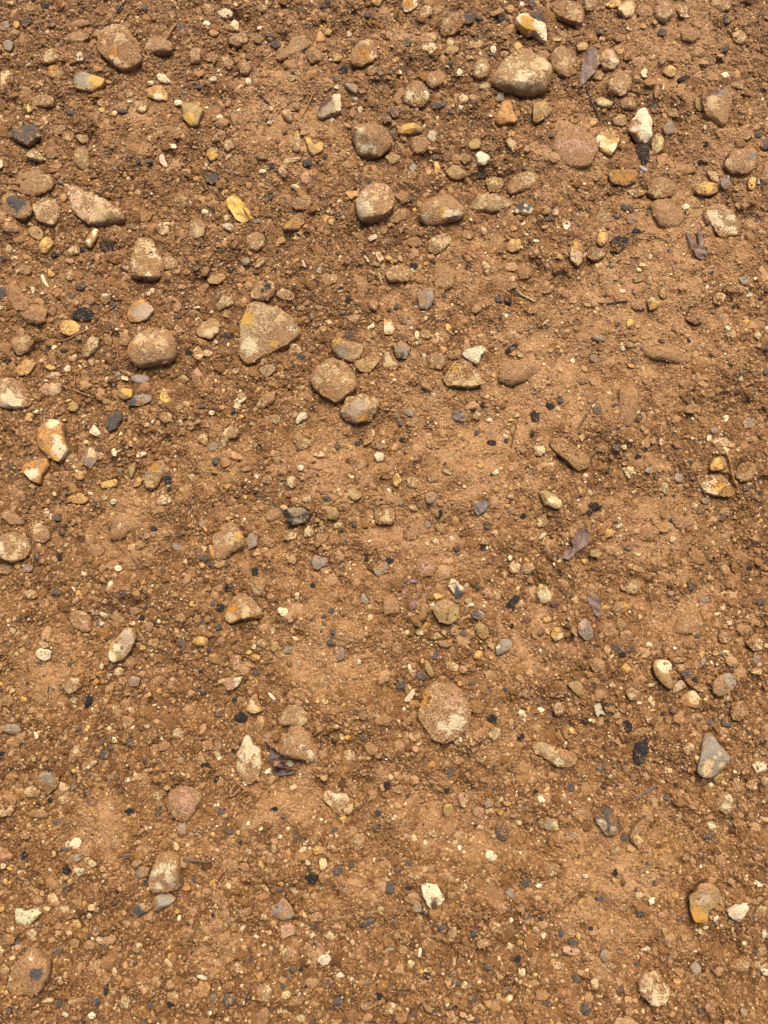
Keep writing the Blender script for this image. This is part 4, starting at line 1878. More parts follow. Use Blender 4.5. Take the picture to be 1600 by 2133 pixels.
def stone_shape(s, seed, rpx=None):
    """a closed, partly buried body grown from the surveyed outline"""
    col, film, h0, nf, sq = KIND[s['k']][:5]
    r_ = np.random.default_rng(seed)
    wx, wy = G(s['out'][:, 0], s['out'][:, 1])
    cx, cy = G(*s['cen'])
    out = np.stack([wx - cx, wy - cy], 1)
    m, rings = (46, 15) if s['r'] > 15 else (30, 10) if s['r'] > 8 else (20, 7)
    th, rad = polar(out, m)
    rad = 0.15 * np.roll(rad, 1) + 0.7 * rad + 0.15 * np.roll(rad, -1)
    rad = rad * 1.05
    rm = rad.mean()
    h = s['h'] if s['h'] else h0 * r_.uniform(0.85, 1.2)
    hh = h * (1.0 if s['k'] in 'mcfp' else 1.3) * (1.25 if h >= 0.5 else 1.0) * min(rm, 0.030) + (0.0 if s['k'] == 'f' else 0.0007)
    sq = sq * (r_.uniform(0.85, 1.1) if s['k'] in 'fdk' else r_.uniform(0.8, 1.3))
    ph = np.radians(np.linspace(-48, 84, rings))
    lean = r_.uniform(-0.2, 0.2, 2) * rm
    v = []
    for p in ph:
        sc = math.cos(p) ** sq
        z = hh * math.sin(p) ** 0.9 if p > 0 else 0.9 * rm * math.sin(p)
        lz = max(0, math.sin(p)) ** 1.5
        v.append(np.stack([np.cos(th) * rad * sc + lean[0] * lz, np.sin(th) * rad * sc + lean[1] * lz, np.full(m, z)], 1))
    v = np.concatenate(v + [np.array([[lean[0], lean[1], hh]])])
    up = v[:, 2] > 0
    if s['k'] in 'yotg': nf = nf + 3
    low = v[:, 2] <= 0.12 * hh
    for i in range(nf + (5 if s['r'] > 15 else 2)):
        az, el = r_.uniform(0, 6.28), math.radians(r_.uniform(38, 84))
        n = np.array([math.cos(az) * math.cos(el), math.sin(az) * math.cos(el), math.sin(el)])
        d = v @ n
        rim, peak = d[low].max(), d.max()
        if peak <= rim: continue
        lim = rim + (peak - rim) * r_.uniform(0.1, 0.72)
        v = v - np.where(up & (d > lim), (d - lim) * 0.97, 0)[:, None] * n
    q = v / rm
    w = 0.07 * wob(q, seed, 2.2) + 0.035 * wob(q, seed + 1, 5.5) + 0.026 * wob(q, seed + 2, 13)
    if s['k'] in 'kw': w = w + 0.05 * wob(q, seed + 3, 7)
    if s['k'] in 'yotg': w = w * 0.5
    scale = np.array([1, 1, 0.7])
    v = v + (v / np.maximum(np.linalg.norm(v, axis=1), 1e-6)[:, None]) * (w * rm * 0.8)[:, None] * scale
    # colours
    bare = np.tile(np.array(col) * r_.uniform(0.82, 1.15) * r_.uniform(0.95, 1.05, 3), (len(v), 1))
    film = 0.02 if s['k'] == 'w' and s.get('short') else film
    mud = np.full(len(v), film - 0.15 + r_.uniform(-0.1, 0.12)) + 0.22 * wob(q, seed + 5, 2.0) + 0.13 * wob(q, seed + 6, 5)
    for c, x, y, r in s['patches']:
        gx, gy = G(x, y)
        rr = r * S * 1.05
        dist = np.hypot(v[:, 0] - (gx - cx), v[:, 1] - (gy - cy)) / rr * (1 + 0.38 * wob(q, seed + 8, 4.5))
        w = smooth(1.4, 0.3, dist) * (v[:, 2] > -0.2 * hh)
        wb = smooth(1.6, 1.0, dist)[:, None]
        if PATCH[c] is None: mud += 0.55 * w
        else:
            bare = bare * (1 - wb) + np.array(PATCH[c]) * wb
            mud -= 0.85 * w
    mud += 0.5 * smooth(0.35 * hh, 0.0, v[:, 2])
    return v, (m, rings), np.concatenate([bare, np.ones((len(v), 1))], 1), mud, (cx, cy), hh, (th, rad, rm)

occupied = np.zeros_like(H)
def seat(cx, cy, hh, pol, k, proud):
    """bed the soil under and around a stone; returns the height of its waist"""
    th, rad, rm = pol
    R = rad.max() * 1.7
    i0, i1 = int((cx - R - FX0) / CELL), int((cx + R - FX0) / CELL) + 2
    j0, j1 = int((cy - R - FY0) / CELL), int((cy + R - FY0) / CELL) + 2
    i0, j0, i1, j1 = max(i0, 0), max(j0, 0), min(i1, NX), min(j1, NY)
    if i1 - i0 < 2 or j1 - j0 < 2: return float(ground_z(cx, cy))
    X, Y = XX[j0:j1, i0:i1] - cx, YY[j0:j1, i0:i1] - cy
    a = np.arctan2(Y, X) % (2 * np.pi)
    rho = np.hypot(X, Y) / np.interp(a, np.append(th, 2 * np.pi), np.append(rad, rad[0]))
    win = H[j0:j1, i0:i1]
    ring = (rho < 1.35)
    z = float(np.median(win[ring])) if ring.any() else float(ground_z(cx, cy))
    inside = smooth(1.02, 0.72, rho)
    win[:] = win * (1 - inside) + (z - 0.35 * hh - 0.001) * inside
    if proud:
        moat = np.exp(-((rho - 1.04) / 0.07) ** 2)
        win -= moat * min(0.45 * hh, 0.0035)
        crust[j0:j1, i0:i1] *= 1 - 0.5 * moat
    near = smooth(1.6, 1.0, rho) * (1 - inside)
    win[:] = win * (1 - 0.5 * near) + (z + (win - z) * 0.6) * 0.5 * near
    np.maximum(occupied[j0:j1, i0:i1], (rho < (0.93 if k in 'mcfp' else 1.04)).astype(float), out=occupied[j0:j1, i0:i1])
    return z + (0.24 if k in 'mcfp' else 0.42) * hh + 0.0004

# ------------------------------------------------------------------ build the stones: the 300 largest of each kind singly, the rest as one mass
by_cat = {}
for s in stones: by_cat.setdefault(KIND[s['k']][7], []).append(s)
single = set()
for cat, l in by_cat.items():
    l.sort(key=lambda s: (s['short'] is None, -s['area']))
    for s in l[:300]: single.add(id(s))
marks = [s for s in stones if s['short']]
stones.sort(key=lambda s: -s['area'])

def auto_label(s):
    size = 'tiny' if s['r'] < 8 else 'small' if s['r'] < 12 else 'medium-sized' if s['r'] < 19 else 'large'
    e = s['out'] - s['cen']
    sv = np.linalg.svd(e, compute_uv=False)
    shape = 'long ' if sv[0] > 1.75 * sv[1] else ''
    gap, near = min(((math.hypot(*(s['cen'] - q['cen'])) - q['r'] - s['r']), i) for i, q in enumerate(marks))
    return f"{size} {shape}{KIND[s['k']][8]} {KIND[s['k']][9]} {'beside' if gap < 22 else 'near'} the {marks[near]['short']}"

cling = []
def add_cling(v, hh, cx, cy, z, s):
    """points on a stone's own surface where soil crumbs stick, mostly low on its flanks"""
    if s['r'] < 7: return
    r_ = np.random.default_rng(int(cx * 1e6) % 99991)
    t = np.clip(v[:, 2] / hh, -1, 2)
    p = np.where(t < 0.02, 0, np.where(t < 0.3, 0.36, 0.006)) * (1.0 if s['k'] in 'mcfp' else 0.15)
    for _ in range(2 if s['r'] > 15 else 1):
        pick = r_.random(len(v)) < p
        nb = np.roll(v, -1, 0)
        near = np.linalg.norm(nb - v, axis=1) < 0.008
        u = r_.random(len(v))[:, None] * near[:, None]
        cling.append((v * (1 - u) + nb * u)[pick] + np.array([cx, cy, z]))

rest_v, rest_f, rest_b, rest_m, rest_n = [], [], [], [], 0
for q, s in enumerate(stones):
    K = KIND[s['k']]
    v, (m, rings), bare, mud, (cx, cy), hh, pol = stone_shape(s, 100 + q * 11)
    z = seat(cx, cy, hh, pol, s['k'], (s['h'] or 0) >= 0.5 or (s['r'] > 9 and s['k'] in 'mctoygd'))
    add_cling(v, hh, cx, cy, z, s)
    f = ball_faces(m, rings)
    if id(s) in single:
        o = mesh_obj(K[6], v, f, K[5], (cx, cy, z), 24 if K[3] > 3 else 38, {'bare': ('FLOAT_COLOR', bare), 'mud': ('FLOAT', mud)})
        if s['short']: tag(o, (s['short'] + ' ' + s['rest']).strip(), K[7])
        else: tag(o, auto_label(s), K[7], f"{K[8]} {K[9]}s among the rubble")
    else:
        rest_v.append(v + np.array([cx, cy, z])); rest_b.append(bare); rest_m.append(mud)
        rest_f += [tuple(i + rest_n for i in g) for g in f]; rest_n += len(v)
# more of the same kind of stone goes on beyond the frame
kinds = list('mmmmmccctyogdwk')
for q in range(420):
    x, y = rng.uniform(-0.64, 0.64), rng.uniform(-0.8, 0.82)
    px, py = P(x, y)
    if -45 < px < 1645 and -45 < py < 2180: continue
    r = min(48, 9 + rng.exponential(9))
    a = np.sort(rng.uniform(0, 6.28, 9)); e = rng.uniform(0.65, 1.0)
    out = np.stack([px + r * np.cos(a) * rng.uniform(0.85, 1.15, 9), py + e * r * np.sin(a) * rng.uniform(0.85, 1.15, 9)], 1)
    s = dict(k=kinds[int(rng.integers(len(kinds)))], h=None, out=out, cen=out.mean(0), r=r, patches=[])
    v, (m, rings), bare, mud, (cx, cy), hh, pol = stone_shape(s, 50000 + q * 11)
    z = seat(cx, cy, hh, pol, s['k'], r > 12)
    rest_v.append(v + np.array([cx, cy, z])); rest_b.append(bare); rest_m.append(mud)
    rest_f += [tuple(i + rest_n for i in g) for g in ball_faces(m, rings)]; rest_n += len(v)
o = mesh_obj('small_stones', np.concatenate(rest_v), rest_f, M_STONE, (0, 0, 0), 50,
             {'bare': ('FLOAT_COLOR', np.concatenate(rest_b)), 'mud': ('FLOAT', np.concatenate(rest_m))})
tag(o, 'scattering of lesser mud-stained stones bedded between the larger ones', 'gravel', kind='stuff')

# ------------------------------------------------------------------ ground sheet
def grow(edge, sign, n=26, far=60.0):
    g = CELL * 1.0 * np.cumsum(np.geomspace(1.5, 1, 1).tolist() * n)
    t = np.geomspace(CELL * 2, far, n)
    return edge + sign * t
gx = np.concatenate([grow(fx[0], -1)[::-1], fx, grow(fx[-1], 1)])
gy = np.concatenate([grow(fy[0], -1)[::-1], fy, grow(fy[-1], 1)])
AX, AY = np.meshgrid(gx, gy)
ii = np.clip(np.arange(len(gx)) - 26, 0, NX - 1); jj = np.clip(np.arange(len(gy)) - 26, 0, NY - 1)
d = np.hypot(np.maximum(np.abs(AX) - 0.66, 0), np.maximum(np.abs(AY) - 0.83, 0))
AZ = H[np.ix_(jj, ii)] * np.exp(-d * 3)
AC = crust[np.ix_(jj, ii)] * np.exp(-d * 3) + 0.5 * (1 - np.exp(-d * 3))
ny, nx = AX.shape
idx = np.arange(nx * ny).reshape(ny, nx)
quads = np.stack([idx[:-1, :-1], idx[:-1, 1:], idx[1:, 1:], idx[1:, :-1]], -1).reshape(-1, 4)
o = mesh_obj('ground', np.stack([AX, AY, AZ], -1).reshape(-1, 3), quads, M_SOIL, attrs={'crust': ('FLOAT', AC)})
tag(o, 'damp brown stony soil with paler dried silt patches', 'ground', kind='structure')

# ------------------------------------------------------------------ crumbs and grit (uncountable)
def scatter(name, x, y, rad, flat, tint, mat, sink, label, cat, shapes=6, sub=2, amp=0.75, z=None):
    n = len(x)
    z = (ground_z(x, y) if z is None else z) + rad * sink
    me = bpy.data.meshes.new(name)
    me.vertices.add(n)
    me.vertices.foreach_set('co', np.stack([x, y, z], 1).astype(np.float32).ravel())
    sc = rad[:, None] * np.stack([rng.uniform(0.75, 1.35, n), rng.uniform(0.7, 1.15, n), flat * rng.uniform(0.75, 1.2, n)], 1)
    ro = np.stack([rng.uniform(-0.4, 0.4, n), rng.uniform(-0.4, 0.4, n), rng.uniform(0, 6.28, n)], 1)
    a = me.attributes.new('sc', 'FLOAT_VECTOR', 'POINT'); a.data.foreach_set('vector', sc.astype(np.float32).ravel())
    a = me.attributes.new('ro', 'FLOAT_VECTOR', 'POINT'); a.data.foreach_set('vector', ro.astype(np.float32).ravel())
    a = me.attributes.new('tint', 'FLOAT_COLOR', 'POINT')
    a.data.foreach_set('color', np.concatenate([tint, np.ones((n, 1))], 1).astype(np.float32).ravel())
    a = me.attributes.new('pick', 'INT', 'POINT'); a.data.foreach_set('value', rng.integers(0, shapes, n).astype(np.int32))
    me.materials.append(mat)
    o = bpy.data.objects.new(name, me); C.objects.link(o)
    ng = bpy.data.node_groups.new(name, 'GeometryNodeTree')
    ng.interface.new_socket('Geometry', in_out='INPUT', socket_type='NodeSocketGeometry')
    ng.interface.new_socket('Geometry', in_out='OUTPUT', socket_type='NodeSocketGeometry')
    nn, L = ng.nodes.new, ng.links.new
    gi, go = nn('NodeGroupInput'), nn('NodeGroupOutput')
    join = nn('GeometryNodeJoinGeometry')
    for k in range(shapes):
        ico = nn('GeometryNodeMeshIcoSphere'); ico.inputs['Subdivisions'].default_value = sub
        pos = nn('GeometryNodeInputPosition')
        off = nn('ShaderNodeVectorMath'); off.operation = 'ADD'; off.inputs[1].default_value = (k * 7.3, k * 3.1, k * 5.7)
        L(pos.outputs[0], off.inputs[0])
        nz = nn('ShaderNodeTexNoise'); nz.inputs['Scale'].default_value = 1.1; nz.inputs['Detail'].default_value = 1.5
        L(off.outputs[0], nz.inputs['Vector'])
        sub_ = nn('ShaderNodeVectorMath'); sub_.operation = 'SUBTRACT'; sub_.inputs[1].default_value = (0.5, 0.5, 0.5)
        L(nz.outputs['Color'], sub_.inputs[0])
        sca = nn('ShaderNodeVectorMath'); sca.operation = 'SCALE'; sca.inputs['Scale'].default_value = amp * 2
        L(sub_.outputs[0], sca.inputs[0])
        sp = nn('GeometryNodeSetPosition'); L(ico.outputs['Mesh'], sp.inputs['Geometry']); L(sca.outputs[0], sp.inputs['Offset'])
        sm = nn('GeometryNodeSetMaterial'); sm.inputs['Material'].default_value = mat; L(sp.outputs[0], sm.inputs['Geometry'])
        g2 = nn('GeometryNodeGeometryToInstance'); L(sm.outputs[0], g2.inputs[0]); L(g2.outputs[0], join.inputs[0])
    def named(nm, t):
        a = nn('GeometryNodeInputNamedAttribute'); a.data_type = t; a.inputs['Name'].default_value = nm
        return a.outputs[0]
    iop = nn('GeometryNodeInstanceOnPoints'); iop.inputs['Pick Instance'].default_value = True
    e2r = nn('FunctionNodeEulerToRotation'); L(named('ro', 'FLOAT_VECTOR'), e2r.inputs[0])
    L(gi.outputs[0], iop.inputs['Points']); L(join.outputs[0], iop.inputs['Instance'])
    L(named('pick', 'INT'), iop.inputs['Instance Index']); L(e2r.outputs[0], iop.inputs['Rotation']); L(named('sc', 'FLOAT_VECTOR'), iop.inputs['Scale'])
    L(iop.outputs[0], go.inputs[0])
    md = o.modifiers.new('crumbs', 'NODES'); md.node_group = ng
    return tag(o, label, cat, kind='stuff')

def sow(n, keep_crust, on_stone=0.03):
    x, y = rng.uniform(-0.62, 0.62, n), rng.uniform(-0.78, 0.80, n)
    cx, cy = cell(x, y); i, j = cx.astype(int), cy.astype(int)
    p = (1 - crust[j, i] * (1 - keep_crust)) * np.where(occupied[j, i] > 0, on_stone, 1.0)
    ok = rng.uniform(0, 1, n) < p
    return x[ok], y[ok], crust[j, i][ok]

def earth(c, n):
    t = np.clip(0.37 + 0.42 * c + rng.normal(0, 0.27, n), 0, 1)[:, None]
    d_, m_, l_ = map(np.array, (EARTH_D, EARTH_M, EARTH_L))
    return np.where(t < 0.45, d_ + (m_ - d_) * t / 0.45, m_ + (l_ - m_) * (t - 0.45) / 0.55) * rng.uniform(0.9, 1.12, (n, 1))

def mixed(n, w):
    pal = np.array([(0.40, 0.235, 0.105), (0.56, 0.40, 0.20), (0.74, 0.63, 0.42), (0.56, 0.32, 0.08), (0.22, 0.18, 0.13), (0.045, 0.04, 0.038), (0.44, 0.23, 0.12)])
    w = np.array(w, float); i = rng.choice(len(pal), n, p=w / w.sum())
    return pal[i] * rng.uniform(0.75, 1.2, (n, 1))

x, y, c = sow(250000, 0.22)
scatter('soil_crumbs', x, y, rng.lognormal(math.log(0.00112), 0.42, len(x)), 0.75, earth(c, len(x)), M_CRUMB, 0.1,
        'loose brown crumbs of earth covering the ground', 'soil', sub=1)
cl = np.concatenate(cling)
scatter('clinging_soil', cl[:, 0], cl[:, 1], rng.lognormal(math.log(0.00095), 0.42, len(cl)), 0.6, earth(np.full(len(cl), 0.35), len(cl)), M_CRUMB, 0.0,
        'grains of brown soil stuck to the flanks of the stones', 'soil', sub=1, z=cl[:, 2])
x, y, c = sow(32000, 0.1)
scatter('soil_clods', x, y, np.minimum(rng.lognormal(math.log(0.0019), 0.33, len(x)), 0.0055), 0.7, earth(c + 0.15, len(x)), M_CRUMB, 0.05,
        'larger soft lumps of brown earth between the stones', 'soil')
x, y, c = sow(6000, 0.5, 0.0)
scatter('earth_lumps', x, y, np.minimum(rng.lognormal(math.log(0.0048), 0.35, len(x)), 0.0085), 0.40, earth(c + 0.35, len(x)), M_LUMP, -0.12,
        'half-sunk rounded lumps of pale caked earth', 'soil', shapes=8, sub=3, amp=0.7)
x, y, c = sow(65000, 0.5, 0.05)
scatter('sand_grit', x, y, rng.lognormal(math.log(0.00095), 0.35, len(x)), 0.7, mixed(len(x), [42, 34, 9, 6, 6, 4, 1]), M_GRIT, 0.2,
        'fine pale sand grains and grit strewn over the soil', 'grit', sub=1)
x, y, c = sow(15000, 0.5, 0.0)
scatter('fine_gravel', x, y, np.minimum(rng.lognormal(math.log(0.0023), 0.34, len(x)), 0.005), 0.6, mixed(len(x), [60, 22, 5, 5, 7, 7, 1.2]), M_GRIT, 0.05,
        'small mixed gravel chips pressed into the soil', 'gravel', sub=1, amp=0.9)

# ------------------------------------------------------------------ twigs, needles and straws
def curve(pts, n):
    p = np.array(pts, float)
    d = np.r_[0, np.cumsum(np.linalg.norm(np.diff(p, axis=0), axis=1))]
    t = np.linspace(0, d[-1], n)
    if len(p) < 3: return np.stack([np.interp(t, d, p[:, i]) for i in range(2)], 1)
    ext = np.vstack([2 * p[0] - p[1], p, 2 * p[-1] - p[-2]])
    out = []
    for q in t:
        k = min(np.searchsorted(d, q, side='right') - 1, len(p) - 2)
        u = (q - d[k]) / (d[k + 1] - d[k])
        a, b, c_, e = ext[k:k + 4]
        out.append(0.5 * (2 * b + (c_ - a) * u + (2 * a - 5 * b + 4 * c_ - e) * u * u + (3 * b - a - 3 * c_ + e) * u ** 3))
    return np.array(out)

def tube(name, pts, r0, r1, col, seed, lift=0.0, parent=None, knots=0.15, mud=0.1):
    """tapered stalk lying on the soil; pts in photograph pixels, radii in pixels"""
    r_ = np.random.default_rng(seed)
    n, m = 16, 7
    c = curve(pts, n)
    x, y = G(c[:, 0], c[:, 1])
    rad = np.linspace(r0, r1, n) * S * (1 + knots * r_.standard_normal(n))
    rad[-1] *= 0.5
    z = np.array([max(ground_z(x + dx, y + dy).mean() for dx, dy in [(0, 0)]) for _ in [0]])
    gz = np.maximum.reduce([ground_z(x + dx, y + dy) for dx, dy in ((0, 0), (0.002, 0), (-0.002, 0), (0, 0.002), (0, -0.002))])
    top = np.convolve(np.r_[gz[0], gz[0], gz, gz[-1], gz[-1]], np.ones(5) / 5, 'valid')
    z = np.maximum(top, gz - 0.0006) + rad * 0.9 + lift * np.sin(np.linspace(0, np.pi, n))
    p = np.stack([x, y, z], 1)
    t = np.gradient(p, axis=0); t /= np.linalg.norm(t, axis=1)[:, None]
    side = np.cross(t, [0, 0, 1]); side /= np.maximum(np.linalg.norm(side, axis=1), 1e-9)[:, None]
    up = np.cross(side, t)
    base = p[0].copy()
    v = []
    for i in range(n):
        for k in range(m):
            a = 2 * np.pi * k / m
            v.append(p[i] - base + rad[i] * (math.cos(a) * side[i] + math.sin(a) * up[i]))
    f = [(i * m + k, i * m + (k + 1) % m, (i + 1) * m + (k + 1) % m, (i + 1) * m + k) for i in range(n - 1) for k in range(m)]
    f += [tuple(range(m - 1, -1, -1)), tuple((n - 1) * m + k for k in range(m))]
    bare = np.array(col)[None] * (0.85 + 0.3 * r_.random((len(v), 1)))
    o = mesh_obj(name, v, f, M_STONE, (0, 0, 0), 60,
                 {'bare': ('FLOAT_COLOR', np.concatenate([bare, np.ones((len(v), 1))], 1)), 'mud': ('FLOAT', np.full(len(v), mud))})
    if parent:
        o.parent = parent; o.location = Vector(base) - parent.location
    else: o.location = base
    return o

STRAW, TAN, BROWN, DARK, RED = (0.50, 0.33, 0.13), (0.38, 0.20, 0.075), (0.20, 0.095, 0.045), (0.085, 0.042, 0.028), (0.30, 0.12, 0.06)
GREYB = (0.15, 0.115, 0.095)
for i, (nm, pts, r0, r1, col, lift, lab) in enumerate([
    ('twig', [(318, 124), (340, 100), (358, 70), (369, 50)], 1.6, 2.8, TAN, .004, 'tan bent twig propped against the twig-crossed tan stone'),
    ('straw', [(260, 44), (272, 32), (302, 22)], 1.1, 1.4, STRAW, .001, 'short pale straw ending at a dark chip beyond the big ochre cobble'),
    ('straw', [(228, 50), (236, 45), (246, 42)], 1.0, 1.0, STRAW, .001, 'wispy pale straw just behind the big ochre cobble'),
    ('straw', [(89, 91), (112, 106), (136, 121)], 1.4, 1.2, STRAW, .001, 'pale straw lying across gravel left of a tan pebble pair'),
    ('twig', [(190, 272), (184, 290), (176, 312)], 2.0, 2.2, (0.12, 0.05, 0.045), .002, 'dark purple twig above the upright brown block stone'),
    ('twig', [(152, 276), (168, 273), (186, 272)], 1.2, 1.0, DARK, .001, 'thin dark twig joining the purple twig'),
    ('twig', [(198, 302), (216, 287), (252, 271)], 1.2, 1.0, RED, .001, 'thin reddish twig slanting across soil by the purple twig'),
    ('twig', [(155, 232), (152, 250), (152, 268)], 1.3, 1.0, DARK, .001, 'short dark upright-lying twig among grit near the upright block'),
    ('straw', [(628, 246), (638, 224), (648, 208), (656, 197)], 1.2, 2.6, (0.52, 0.30, 0.09), .002, 'golden straw with a flattened head on smooth pinkish soil'),
    ('bark_strip', [(541, 199), (550, 210), (556, 220), (564, 227)], 2.0, 2.6, DARK, .001, 'dark bark strip on smooth soil beside the golden straw'),
    ('twig', [(885, 69), (905, 60), (920, 48), (930, 36)], 1.2, 1.4, BROWN, .003, 'brown twig running up the wedge of brown stone'),
    ('twig', [(918, 85), (940, 72), (962, 64), (982, 67)], 1.2, 2.0, TAN, .003, 'curved tan twig under the wedge of brown stone'),
    ('straw', [(1361, 494), (1380, 499), (1394, 508), (1405, 518)], 1.2, 1.0, STRAW, .001, 'pale curved straw on smooth soil beside purple leaf scraps'),
    ('needle', [(94, 703), (118, 709), (146, 708), (168, 700), (190, 690)], 1.0, 1.9, (0.46, 0.24, 0.09), .001, 'curved orange needle cupping the bright yellow flat chip'),
    ('needle', [(157, 748), (158, 790), (158, 830)], 1.2, 1.0, (0.42, 0.20, 0.09), .001, 'straight reddish needle crossed by another below the cream oblong block'),
    ('needle', [(122, 802), (160, 816), (194, 828)], 1.1, 1.1, (0.50, 0.26, 0.12), .001, 'pale reddish needle crossing a straight needle beside the pinkish block'),
    ('needle', [(243, 718), (248, 745), (250, 774)], 1.3, 1.1, (0.36, 0.17, 0.07), .001, 'reddish needle beside the large purple-brown cobble with cream veins'),
    ('twig', [(300, 944), (322, 925), (350, 905)], 1.1, 1.4, BROWN, .001, 'thin brown twig near a white lacy chip and club-shaped stone'),
    ('twig', [(134, 1050), (155, 1043), (180, 1033)], 2.0, 1.4, (0.24, 0.13, 0.085), .003, 'stubby brown twig lying on the yellow wedge flint'),
    ('twig', [(1203, 893), (1222, 860), (1246, 821)], 1.5, 1.6, (0.25, 0.125, 0.085), .002, 'straight brown twig on pale crust beside the tall crusted slab'),
    ('twig', [(1326, 884), (1334, 872), (1344, 858)], 1.5, 1.2, DARK, .001, 'short dark twig hugging the tall flat crusted slab'),
    ('twig', [(1510, 851), (1528, 838), (1547, 828)], 1.4, 1.2, BROWN, .001, 'short brown twig on open soil near a pale oval pebble'),
    ('rootlet', [(1064, 934), (1070, 905), (1080, 870)], 1.3, 1.0, DARK, .001, 'dark rootlet between black crumbs on pale crust'),
    ('rootlet', [(868, 889), (900, 889), (936, 885)], 1.3, 0.9, (0.34, 0.17, 0.10), .0, 'faint pinkish rootlet under a slate-grey flake'),
    ('stick', [(1503, 947), (1512, 966), (1522, 992), (1536, 1013)], 2.2, 3.4, (0.50, 0.27, 0.085), .003, 'orange-tan knobbly stick beside the cream ochre cobble'),
    ('straw', [(1077, 604), (1082, 612), (1098, 622), (1114, 631)], 1.6, 2.0, (0.66, 0.52, 0.26), .001, 'cream knobbly straw hooked at one end on pale crust'),
    ('straw', [(204, 1494), (218, 1470), (230, 1445), (235, 1418)], 0.9, 1.6, (0.46, 0.26, 0.11), .002, 'curved tan straw beside the shiny black angular bit'),
    ('straw', [(190, 1478), (196, 1485), (201, 1492)], 1.6, 1.4, STRAW, .0, 'stub of pale straw under the shiny black angular bit'),
    ('twig', [(453, 1838), (470, 1815), (493, 1793)], 1.0, 1.2, DARK, .001, 'thin dark twig crossing a tan-purple stone'),
    ('stick', [(383, 1789), (408, 1793), (440, 1795)], 3.0, 1.2, GREYB, .001, 'tapering grey stick beside the cobble with white forked scar'),
    ('stick', [(1323, 1667), (1345, 1651), (1369, 1637)], 2.4, 2.6, (0.20, 0.155, 0.13), .002, 'grey-brown stick lying above a crumbly hollow'),
    ('stick', [(1252, 1606), (1258, 1594), (1262, 1581)], 2.2, 2.0, (0.17, 0.12, 0.115), .001, 'stub of grey-purple stick near the long black tar-like patch'),
    ('rootlet', [(1171, 1418), (1178, 1395), (1186, 1369)], 0.9, 0.8, BROWN, .001, 'hair-thin brown rootlet near a pale olive flint'),
    ('rootlet', [(511, 2097), (516, 2072), (526, 2045)], 1.8, 1.3, (0.12, 0.06, 0.06), .001, 'purple-brown rootlet beside the cream hexagonal stone'),
    ('stem', [(868, 1172), (878, 1205), (888, 1240), (898, 1273)], 0.9, 1.2, (0.40, 0.235, 0.10), .003, 'thin tan stem slanting past the smooth olive pebble'),
    ('twig', [(1262, 636), (1283, 634), (1305, 632)], 1.6, 1.8, DARK, .001, 'dark twig fragment under cream chips on pale crust'),
    ('straw', [(1091, 1326), (1098, 1316), (1105, 1308)], 1.3, 1.0, STRAW, .001, 'tiny pale straw near a black bead and ochre grain'),
    ('rootlet', [(865, 1185), (866, 1215), (867, 1270)], 0.8, 0.9, (0.20, 0.09, 0.09), .001, 'purplish hair root beside mauve leaf scraps'),
    ('twig', [(0, 384), (20, 387), (48, 390)], 1.3, 1.2, BROWN, .001, 'brown twig reaching the broad mud-coated cobble'),
    ('twig', [(970, 1562), (985, 1552), (1005, 1538)], 1.0, 0.9, DARK, .001, 'dark hair twig on crumbs beside the huge egg-shaped cobble'),
    ('straw', [(1112, 2002), (1120, 1995), (1128, 1990)], 1.0, 1.0, TAN, .001, 'tan straw sliver on dark crumbly soil'),
    ('twig', [(1390, 840), (1396, 848), (1402, 857)], 0.1, 0.1, BROWN, .0, None),
]):
    if lab: tag(tube(nm, pts, r0, r1, col, 900 + i, lift), lab, nm.replace('_', ' '))

